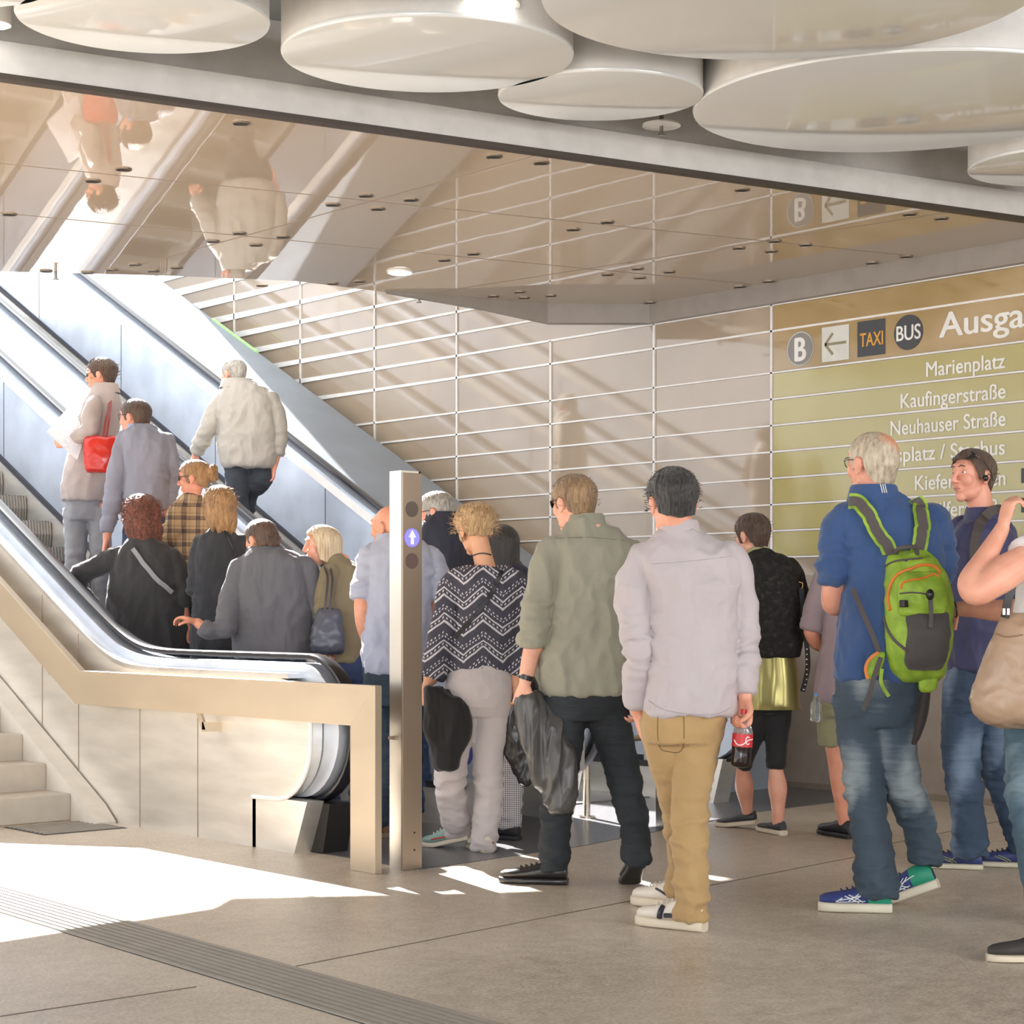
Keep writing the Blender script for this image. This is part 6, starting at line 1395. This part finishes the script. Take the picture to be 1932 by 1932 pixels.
# woman in plaid shirt with bun
t = NT('plaid'); v = t.coord(); sp = t.n('ShaderNodeSeparateXYZ'); t.l(v, sp.inputs[0]); dt = t.n('ShaderNodeVectorMath', operation='DOT_PRODUCT'); t.l(v, dt.inputs[0]); dt.inputs[1].default_value = tuple(RT)
sx = t.math('GREATER_THAN', t.math('SINE', t.math('MULTIPLY', dt.outputs['Value'], 75)), .55); sz = t.math('GREATER_THAN', t.math('SINE', t.math('MULTIPLY', sp.outputs[2], 75)), .55)
fx = t.math('GREATER_THAN', t.math('SINE', t.math('MULTIPLY', dt.outputs['Value'], 150)), .93); fz = t.math('GREATER_THAN', t.math('SINE', t.math('MULTIPLY', sp.outputs[2], 150)), .93)
mPl = t.base(t.ramp(t.math('ADD', t.math('MULTIPLY', t.math('ADD', sx, sz), .3), t.math('MULTIPLY', t.math('ADD', fx, fz), .2)), [(0.0, rgb('#b49a76')), (.3, rgb('#87745f')), (.6, rgb('#5d4b45')), (1, rgb('#403a40'))]), .9)
R16 = esc_person('woman in a brown plaid shirt with her fair hair pinned up on the escalator', 366, 6.30, 868, 1.0,
    [(1140, 325, 400, .28, 0), (1090, 322, 402, .28, 0), (1040, 320, 402, .28, 0), (990, 318, 402, .27, 0), (960, 324, 398, .23, 0), (944, 338, 388, .18, 0), (934, 348, 378, .13, 0)],
    dict(yaw=80, pitch=-4, female=True, neck=.046, hair=dict(mat=H_gold, style='short', vol=.014, amp=.003, nape=-.055, side=.0)),
    [dict(j=[(338, 966, -.12, .055), (328, 992, -.14, .056), (314, 1015, -.14, .052), (300, 1030, -.12, .046)], bare=[(290, 1038, -.1, .028)], hand=hd((-1, -.3, 0), (0, -1, 0), (0, 0, 1), s=.9)),
     dict(j=[(385, 968, .12, .05), (388, 1010, .12, .05), (385, 1060, .1, .045)], bare=[(383, 1085, .1, .03)], hand=hd(s=.9))],
    (mPl, jeans('jeans_mid2', '#3c4c68', '#62728c', .7)), 16, skin='#d9987c', voxel=.011)
R16['glabel'] = 'dark sunglasses of the woman in the plaid shirt'; glasses(R16, True)
bm = bmesh.new(); c_, M_, s_ = R16['c'], R16['M'], R16['s']
for k in range(7): ell(bm, c_+M_@(Vector((.02*cos(k*.9), -.125+.008*sin(k*2.3), .035+.026*sin(k*.9)))*s_), (.026, .026, .026), None, 12, 8)
me_ = remesh(bm, .006, 1); displace(me_, folds(.006, (60, 60, 20), 3)); fin('hair_bun', me_, H_gold, R16['o'])
# woman with golden hair, black jacket
R17 = esc_person('woman with shoulder-long golden hair in a black jacket on the escalator', 412, 6.05, 917, .98,
    [(1225, 368, 450, .28, 0), (1170, 366, 456, .28, 0), (1110, 368, 460, .27, 0), (1050, 370, 462, .26, 0), (1020, 378, 454, .22, 0), (1006, 392, 440, .17, 0), (996, 400, 428, .12, 0)],
    dict(yaw=50, pitch=-3, female=True, neck=.046, hair=dict(mat=H_gold, style='long', length=.17, flare=.12, vol=.018, amp=.006, wisps=140, wlen=.04)),
    [dict(j=[(380, 1030, 0, .052), (373, 1070, -.02, .052), (372, 1110, -.02, .048), (384, 1125, .1, .042)], bare=[(390, 1128, .2, .03)], hand=hd((0, 0, 1), (0, -1, 0), (1, 0, 0), s=.9)),
     dict(j=[(456, 1030, 0, .052), (464, 1080, 0, .05), (466, 1130, 0, .045)], bare=[(466, 1150, 0, .03)], hand=hd(s=.9))],
    (M_cloth('jacket_black_short', '#2b2d33', .85, .1), M_cloth('skirt_navy', '#262a3c', .8)), 17, voxel=.011, top_name='jacket', skin='#dd9d84')
front_strap('thin_strap', 'thin dark strap over the black jacket under the golden hair', 'strap', kids(R17['o'], 'jacket'), [(424, 1002), (434, 1025), (444, 1050)], .01, bk)
# person in grey blazer with a low bun
mBz = M_cloth('blazer_grey', '#5f5f64', .9, .08, 700, .25)
R18 = esc_person('person in a grey blazer with dark pinned hair reaching out a hand', 492, 5.95, 979, 1.0,
    [(1240, 444, 588, .30, 0), (1200, 442, 592, .30, 0), (1150, 442, 590, .30, 0), (1100, 444, 586, .29, 0), (1066, 450, 578, .26, 0), (1048, 462, 558, .22, 0), (1036, 474, 530, .16, 0)],
    dict(yaw=48, pitch=-6, female=True, neck=.050, off=.02, hair=dict(mat=H_br, style='short', vol=.012, amp=.003, nape=-.05)),
    [dict(j=[(456, 1072, -.03, .058), (440, 1108, -.06, .058), (432, 1150, -.10, .056), (424, 1186, -.14, .052), (402, 1192, -.16, .046), (382, 1182, -.18, .042)], bare=[(372, 1174, -.18, .028)], hand=hd((-1, .3, 0), (0, -1, -.2), (0, .3, -1), s=.95, curl=(25, 40, 30))),
     dict(j=[(578, 1074, -.02, .056), (594, 1112, -.03, .056), (604, 1152, -.02, .054), (600, 1180, .03, .048), (585, 1200, .1, .042)], bare=[(575, 1208, .14, .028)], hand=hd((-1, -.3, .5), (0, 0, 1), (0, 1, 0), s=.95))],
    (mBz, M_cloth('trousers_navy', '#262c3d', .85)), 18, skin='#cf9478', voxel=.0095, fold=.010, top_name='blazer', hipx=515, px_hip=515, hipw=.19, collar=(1044, 468, 536, .16, 0, .035, .02, M_cloth('blazer_collar', '#55565a', .9)))
bm = bmesh.new(); c_, M_, s_ = R18['c'], R18['M'], R18['s']
for k in range(6): ell(bm, c_+M_@(Vector((.022*cos(k*1.05), -.112, .0+.022*sin(k*1.05)))*s_), (.024, .024, .024), None, 12, 8)
me_ = remesh(bm, .006, 1); displace(me_, folds(.005, (60, 60, 20), 4)); fin('hair_bun', me_, H_br, R18['o'])
# smiling woman with bob
R19 = esc_person('smiling woman with an ash blond bob in an olive coat looking back', 606, 6.25, 992, .98,
    [(1250, 604, 690, .28, 0), (1200, 602, 692, .28, 0), (1140, 602, 692, .28, 0), (1090, 604, 688, .26, 0), (1068, 612, 676, .22, 0), (1056, 618, 656, .17, 0), (1048, 620, 646, .12, 0)],
    dict(yaw=112, pitch=0, roll=0, female=True, neck=.046, eyes=True, iris='#4a5560', hair=dict(mat=H_ash, style='bob', length=.085, flare=.10, vol=.018, amp=.003, front=.08)),
    [dict(j=[(620, 1085, -.14, .05), (612, 1125, -.16, .05), (610, 1165, -.17, .046), (612, 1195, -.2, .042)], bare=[(612, 1210, -.2, .028)], hand=hd(s=.9)),
     dict(j=[(672, 1085, .12, .05), (684, 1130, .14, .05), (684, 1180, .14, .045)], bare=[(684, 1210, .14, .03)], hand=hd(s=.9))],
    (M_cloth('coat_olive', '#7c7156', .85, .06), M_cloth('jeans_navy', '#2c3b5c', .85)), 19, skin='#e0a78c', voxel=.010, fold=.007, top_name='coat', hipx=650, px_hip=650)
d = R19['d']
hb2 = empty('dark_handbag', P(618, 1230, d-.3)); tag(hb2, 'dark grey shoulder bag of the smiling woman in the olive coat', 'handbag')
mDk = M_plain('leather_dark_grey', '#4c4f59', .35)
shell('bag_body', [(1232, 594, 640, .06), (1226, 588, 650, .10), (1195, 590, 651, .11), (1165, 596, 646, .08), (1150, 602, 640, .05)], d-.24, mDk, hb2, .006, .008, 13)
for xo in (0, 9): strap('bag_handle', [P(612+xo, 1156, d-.30), P(616+xo, 1120, d-.28), P(618+xo, 1090, d-.24), P(612+xo, 1070, d-.16), P(606+xo*.3, 1068, d-.10)], .012, .006, M_plain('leather_dark2', '#3a3638', .4), hb2)
